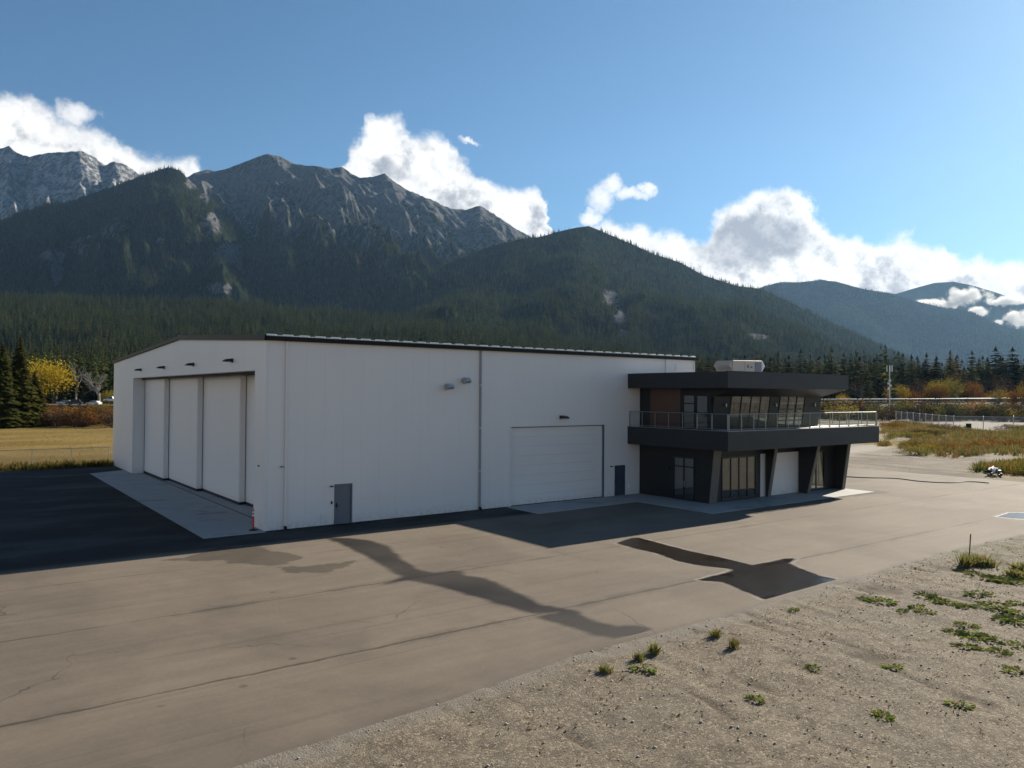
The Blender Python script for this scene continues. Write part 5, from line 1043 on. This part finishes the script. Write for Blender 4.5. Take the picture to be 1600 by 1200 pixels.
def guardrail():
    P = [at_dist(x, 625, d) for x, d in ((1040, 262), (1283, 266), (1450, 290), (1600, 325), (1720, 350))]; zs = [5.3, 5.7, 6.1, 6.55, 6.9]
    base = Vector((P[0][0], P[0][1], 0)); t = empty('guardrail', base, 0, label='long pale guardrail along the raised road in front of the spruces', cat='guardrail')
    for (a, za), (b, zb) in zip(zip(P, zs), zip(P[1:], zs[1:])):
        a = Vector((a[0], a[1], za))-base; b = Vector((b[0], b[1], zb))-base; n = max(1, round((b-a).length/6)); L = (b-a).length; u = (b-a).normalized(); s = Vector((-u.y, u.x, 0))
        for i in range(n):
            p = a+(b-a)*i/n; q = a+(b-a)*(i+1)/n-u*.02; vs = []
            for e in (p, q): vs += [e+s*.06+Vector((0, 0, -.1)), e-s*.10+Vector((0, 0, .1)), e+s*.04+Vector((0, 0, .25)), e-s*.10+Vector((0, 0, .4)), e+s*.22+Vector((0, 0, .46)), e+s*.30+Vector((0, 0, .42)), e+s*.2+Vector((0, 0, -.1))]
            MB().add(vs, [(k, k+1, k+8, k+7) for k in range(6)]+[(6, 0, 7, 13), (0, 1, 2, 3, 4, 5, 6), (13, 12, 11, 10, 9, 8, 7)]).build('rail', M_RAIL, t)
            MB().box(-.08, .08, -.08, .08, -1.0, .3).map(lambda x, y, z: (p.x+x+s.x*.32, p.y+y+s.y*.32, p.z+z)).build('post', M_PALEBARK, t)
    # the road bank
    V = []; 
    for (p, z) in zip(P, zs):
        v = Vector((p[0], p[1], 0)); 
        for off, zz in ((-16, -.3), (-4, z*.55), (-.2, z-.7), (13, z-.75), (22, -.3)): q = rd(0, 0); V.append((v.x+FH[0]*off, v.y+FH[1]*off, zz))
    Q = np.array([(i*5+j, i*5+j+1, (i+1)*5+j+1, (i+1)*5+j) for i in range(len(P)-1) for j in range(4)])
    np_mesh('road_bank', np.array(V), Q[:, ::-1], MATS['dirt'], dict(grassy=np.full(len(V), .3), pale=np.zeros(len(V))), kind='structure')
guardrail()
def scrap():
    g_ = ground_at(1556, 743); t = empty('scrap_pile', (g_[0], g_[1], float(dirt_h(np.array(g_[0]), np.array(g_[1])))), 0.4, label='small pile of black pipes and white offcuts on the dirt beyond the paving', cat='scrap pile'); Q = random.Random(4)
    for i in range(9):
        a = Q.uniform(-.5, .5); L = Q.uniform(1.2, 2.6); c = (Q.uniform(-1, 1), Q.uniform(-.5, .5), .1+.06*i); MB().tube((c[0]-L/2*math.cos(a), c[1]-L/2*math.sin(a), c[2]), (c[0]+L/2*math.cos(a), c[1]+L/2*math.sin(a), c[2]+Q.uniform(-.1, .2)), .09, n=8).build('pipe', M_RUBBER, t)
    for i in range(4): b = B(-.5, .5, -.12, .12, 0, .05).build('offcut', M_REFL, t); b.location = (Q.uniform(-.9, .9), Q.uniform(-.4, .4), .45+.07*i); b.rotation_euler = (Q.uniform(-.3, .3), Q.uniform(-.3, .3), Q.uniform(-.8, .8))
scrap()
def stake():
    g_ = ground_at(1514, 878); t = MB().prism([(-.03, -.2), (.03, -.2), (.035, 1.15), (0, 1.22), (-.035, 1.13)], 'y', -.022, .022).build('wooden_stake', M_BARK, None, .004, label='thin brown wooden stake standing in the weeds at the edge of the gravel', cat='stake'); t.location = (g_[0], g_[1], gravel_z(g_[0], g_[1])); t.rotation_euler = (.05, .04, .3)
stake()
def cable():
    pts = [ground_at(x, y, .05) for x, y in ((1322, 745), (1350, 746.5), (1400, 748), (1440, 752.5), (1480, 754.5), (1520, 753), (1545, 755))]; mb = MB()
    cc = bpy.data.curves.new('hose', 'CURVE'); cc.dimensions = '3D'; s = cc.splines.new('BEZIER'); s.bezier_points.add(len(pts)-1)
    for bp, p in zip(s.bezier_points, pts): bp.co = p; bp.handle_left_type = bp.handle_right_type = 'AUTO'
    cc.bevel_depth = .06; cc.materials.append(M_RUBBER); o = bpy.data.objects.new('hose', cc); link(o)
    bpy.context.view_layer.update(); dg = bpy.context.evaluated_depsgraph_get(); me = bpy.data.meshes.new_from_object(o.evaluated_get(dg)); bpy.data.objects.remove(o); h = bpy.data.objects.new('hose', me); link(h)
    tag(h, 'long dark hose lying in a slow curve across the far paving', 'hose')
cable()
def car(loc, rz, paint, label, tall=0.0, bed=False):
    t = empty('parked_car', loc, rz, label=label, cat='car', group=None); H = 1.46+tall
    low = [(-2.3, .35), (-2.32, .75), (-2.15, .92), (-1.1, 1.0), (2.05, .98), (2.28, .80), (2.3, .35)]
    MB().prism(low, 'y', -.9, .9).build('body', paint, t, bevel=.05)
    roof = [(-1.25, .98), (-.45, H), (.4 if bed else 1.35, H), (.75 if bed else 2.0, .98)]
    cb = MB().prism(roof, 'y', -.74, .74).build('cabin', paint, t, bevel=.04)
    gl = [(-1.0, 1.05), (-.42, H-.1), (.34 if bed else 1.28, H-.1), (.6 if bed else 1.75, 1.05)]
    for y in (-.752, .741): MB().prism(gl, 'y', y, y+.011).build('side_window', M_FRAME, cb)
    MB().add([(-1.262, -.64, 1.02), (-1.262, .64, 1.02), (-.50, .62, H-.03), (-.50, -.62, H-.03)], [(0, 1, 2, 3)]).build('windscreen', M_FRAME, cb)
    for x in (-1.45, 1.42):
        for y in (-.92, .70):
            w = MB().tube((x, y, .34), (x, y+.22, .34), .34, n=14).build('wheel', M_RUBBER, t); MB().tube((x, y-.008, .34), (x, y+.228, .34), .2, n=10).build('rim', M_STEEL, w)
    for y in (-.72, .5): B(-2.345, -2.30, y, y+.24, .62, .78).build('headlight', M_REFL, t); B(2.28, 2.315, y, y+.24, .62, .80).build('tail_light', M_ORANGE, t)
def car_at(x, d): p = place(x, d); p.z += 0; return p
MB_ = plain('car_paint_black', (.012, .012, .016), .25); MW_ = plain('car_paint_white', (.62, .62, .62), .3); MS_ = plain('car_paint_silver', (.30, .31, .33), .3, .5)
CB = math.atan2(FH[1], FH[0])-math.pi/2
car(car_at(116, 236)+Vector((0, 0, 1.5)), CB+.3, MB_, 'dark parked car with bright windscreen below the yellow tree', .28); car(car_at(147, 238)+Vector((0, 0, 1.3)), CB-.2, MW_, 'white parked car below the bare tree'); car(car_at(102, 240)+Vector((0, 0, 1.4)), CB+.1, MS_, 'silver parked car beside the dark car below the yellow tree'); car(car_at(175, 246)+Vector((0, 0, 2.2)), CB, MW_, 'white pickup parked at the hangar corner, partly hidden by the wall', .3, True)
def terrace():
    c = car_at(130, 243); q = [rd(cam_rd(c.x, c.y)[0]+a, 243+b, 0) for a, b in ((-40, -11), (40, -11), (40, 14), (-40, 14))]
    MB().prism([(v.x, v.y) for v in q], 'z', -.5, float(c.z)+1.35).build('parking_terrace', M_SOIL, None, kind='structure')
terrace()
def house(x, y, w, wallm, label):
    P, rk, sx, sy = LAND['bench']; k = np.argmin((sx-x)**2+(sy-y)**2); p = P.reshape(-1, 3)[k]; t = empty('house', p, CB+.2, label=label, cat='house')
    wl = B(-w/2, w/2, -4, 4, -2, 4.6).build('wall', wallm, t); rf = MB().prism([(-4.8, 4.4), (0, 7.6), (4.8, 4.4), (4.6, 4.9), (0, 8), (-4.6, 4.9)][:3]+[(4.8, 4.75), (0, 7.95), (-4.8, 4.75)], 'x', -w/2-.5, w/2+.5).build('roof', M_BARK, t)
    B(w*.2, w*.2+.7, -.4, .4, 6, 8.8).build('chimney', M_STONE, rf)
    for i in (-1, 0, 1): wd = B(i*w*.28-.7, i*w*.28+.7, -4.08, -4.002, 1.2, 2.8).build('window', M_WTRIM, wl); B(i*w*.28-.6, i*w*.28+.6, -4.1, -4.082, 1.3, 2.7).build('pane', M_FRAME, wd)
house(141, 561, 12, M_TAN, 'small tan house among the conifers above the bare tree'); house(158, 558, 16, M_UNIT, 'long beige house among the conifers beside the hangar roof end')

# ---- rags of cloud lying against the farthest mountain
def cloud_mat():
    m, g, out = new_mat('cloud'); v = g.n('ShaderNodeVolumePrincipled'); v.inputs['Color'].default_value = (.98, .98, .98, 1); v.inputs['Anisotropy'].default_value = .3
    o = g.obj(); rr = g.vm('LENGTH', o); w = g.noise(g.wpos(), .011, 5.0, .62)
    d = g.ramp(g.m('SUBTRACT', g.m('MULTIPLY', w, 1.9), g.m('ADD', rr, .22)), 0.0, 0.28)
    g.put(v.inputs['Density'], g.m('MULTIPLY', d, .012)); g.nt.links.new(v.outputs[0], out.inputs['Volume']); return m
def rag(x, y, w, h, seed, label):
    c = at_dist(x, y, 7600); k = 7600/F_PX; bm = bmesh.new(); bmesh.ops.create_icosphere(bm, subdivisions=3, radius=1.0)
    me = bpy.data.meshes.new('cloud'); bm.to_mesh(me); bm.free(); me.materials.append(M_CLOUD); o = bpy.data.objects.new('cloud', me); link(o)
    o.location = c; o.rotation_euler = (0, 0, math.atan2(RH[1], RH[0])); o.scale = (w*k*.72, 160, h*k*.85); tag(o, label, 'cloud', 'rags of cloud against the farthest mountain', 'stuff')
M_CLOUD = cloud_mat()
for i, q in enumerate([(1455, 476, 100, 13), (1508, 462, 62, 20), (1530, 487, 26, 14), (1572, 470, 56, 13), (1590, 497, 32, 24), (1558, 505, 12, 8)]): rag(*q, 60+i, 'white rag of cloud lying against the farthest blue mountain')

# ---- air between here and the mountains
def haze():
    m, g, out = new_mat('haze_air'); v = g.n('ShaderNodeVolumePrincipled'); v.inputs['Color'].default_value = (.36, .63, 1.0, 1); v.inputs['Density'].default_value = HAZE; v.inputs['Anisotropy'].default_value = .35
    g.nt.links.new(v.outputs[0], out.inputs['Volume'])
    q = [rd(a, b, 0) for a, b in ((-9000, -2200), (9000, -2200), (9000, 6720), (-9000, 6720))]
    o = MB().prism([(v_.x, v_.y) for v_ in q], 'z', -6.5, 2050).build('haze', m, None, kind='stuff', label='thin blue valley air between the hangar and the mountains', cat='haze')
    bpy.context.view_layer.update()
HAZE = 2.15e-5
haze()
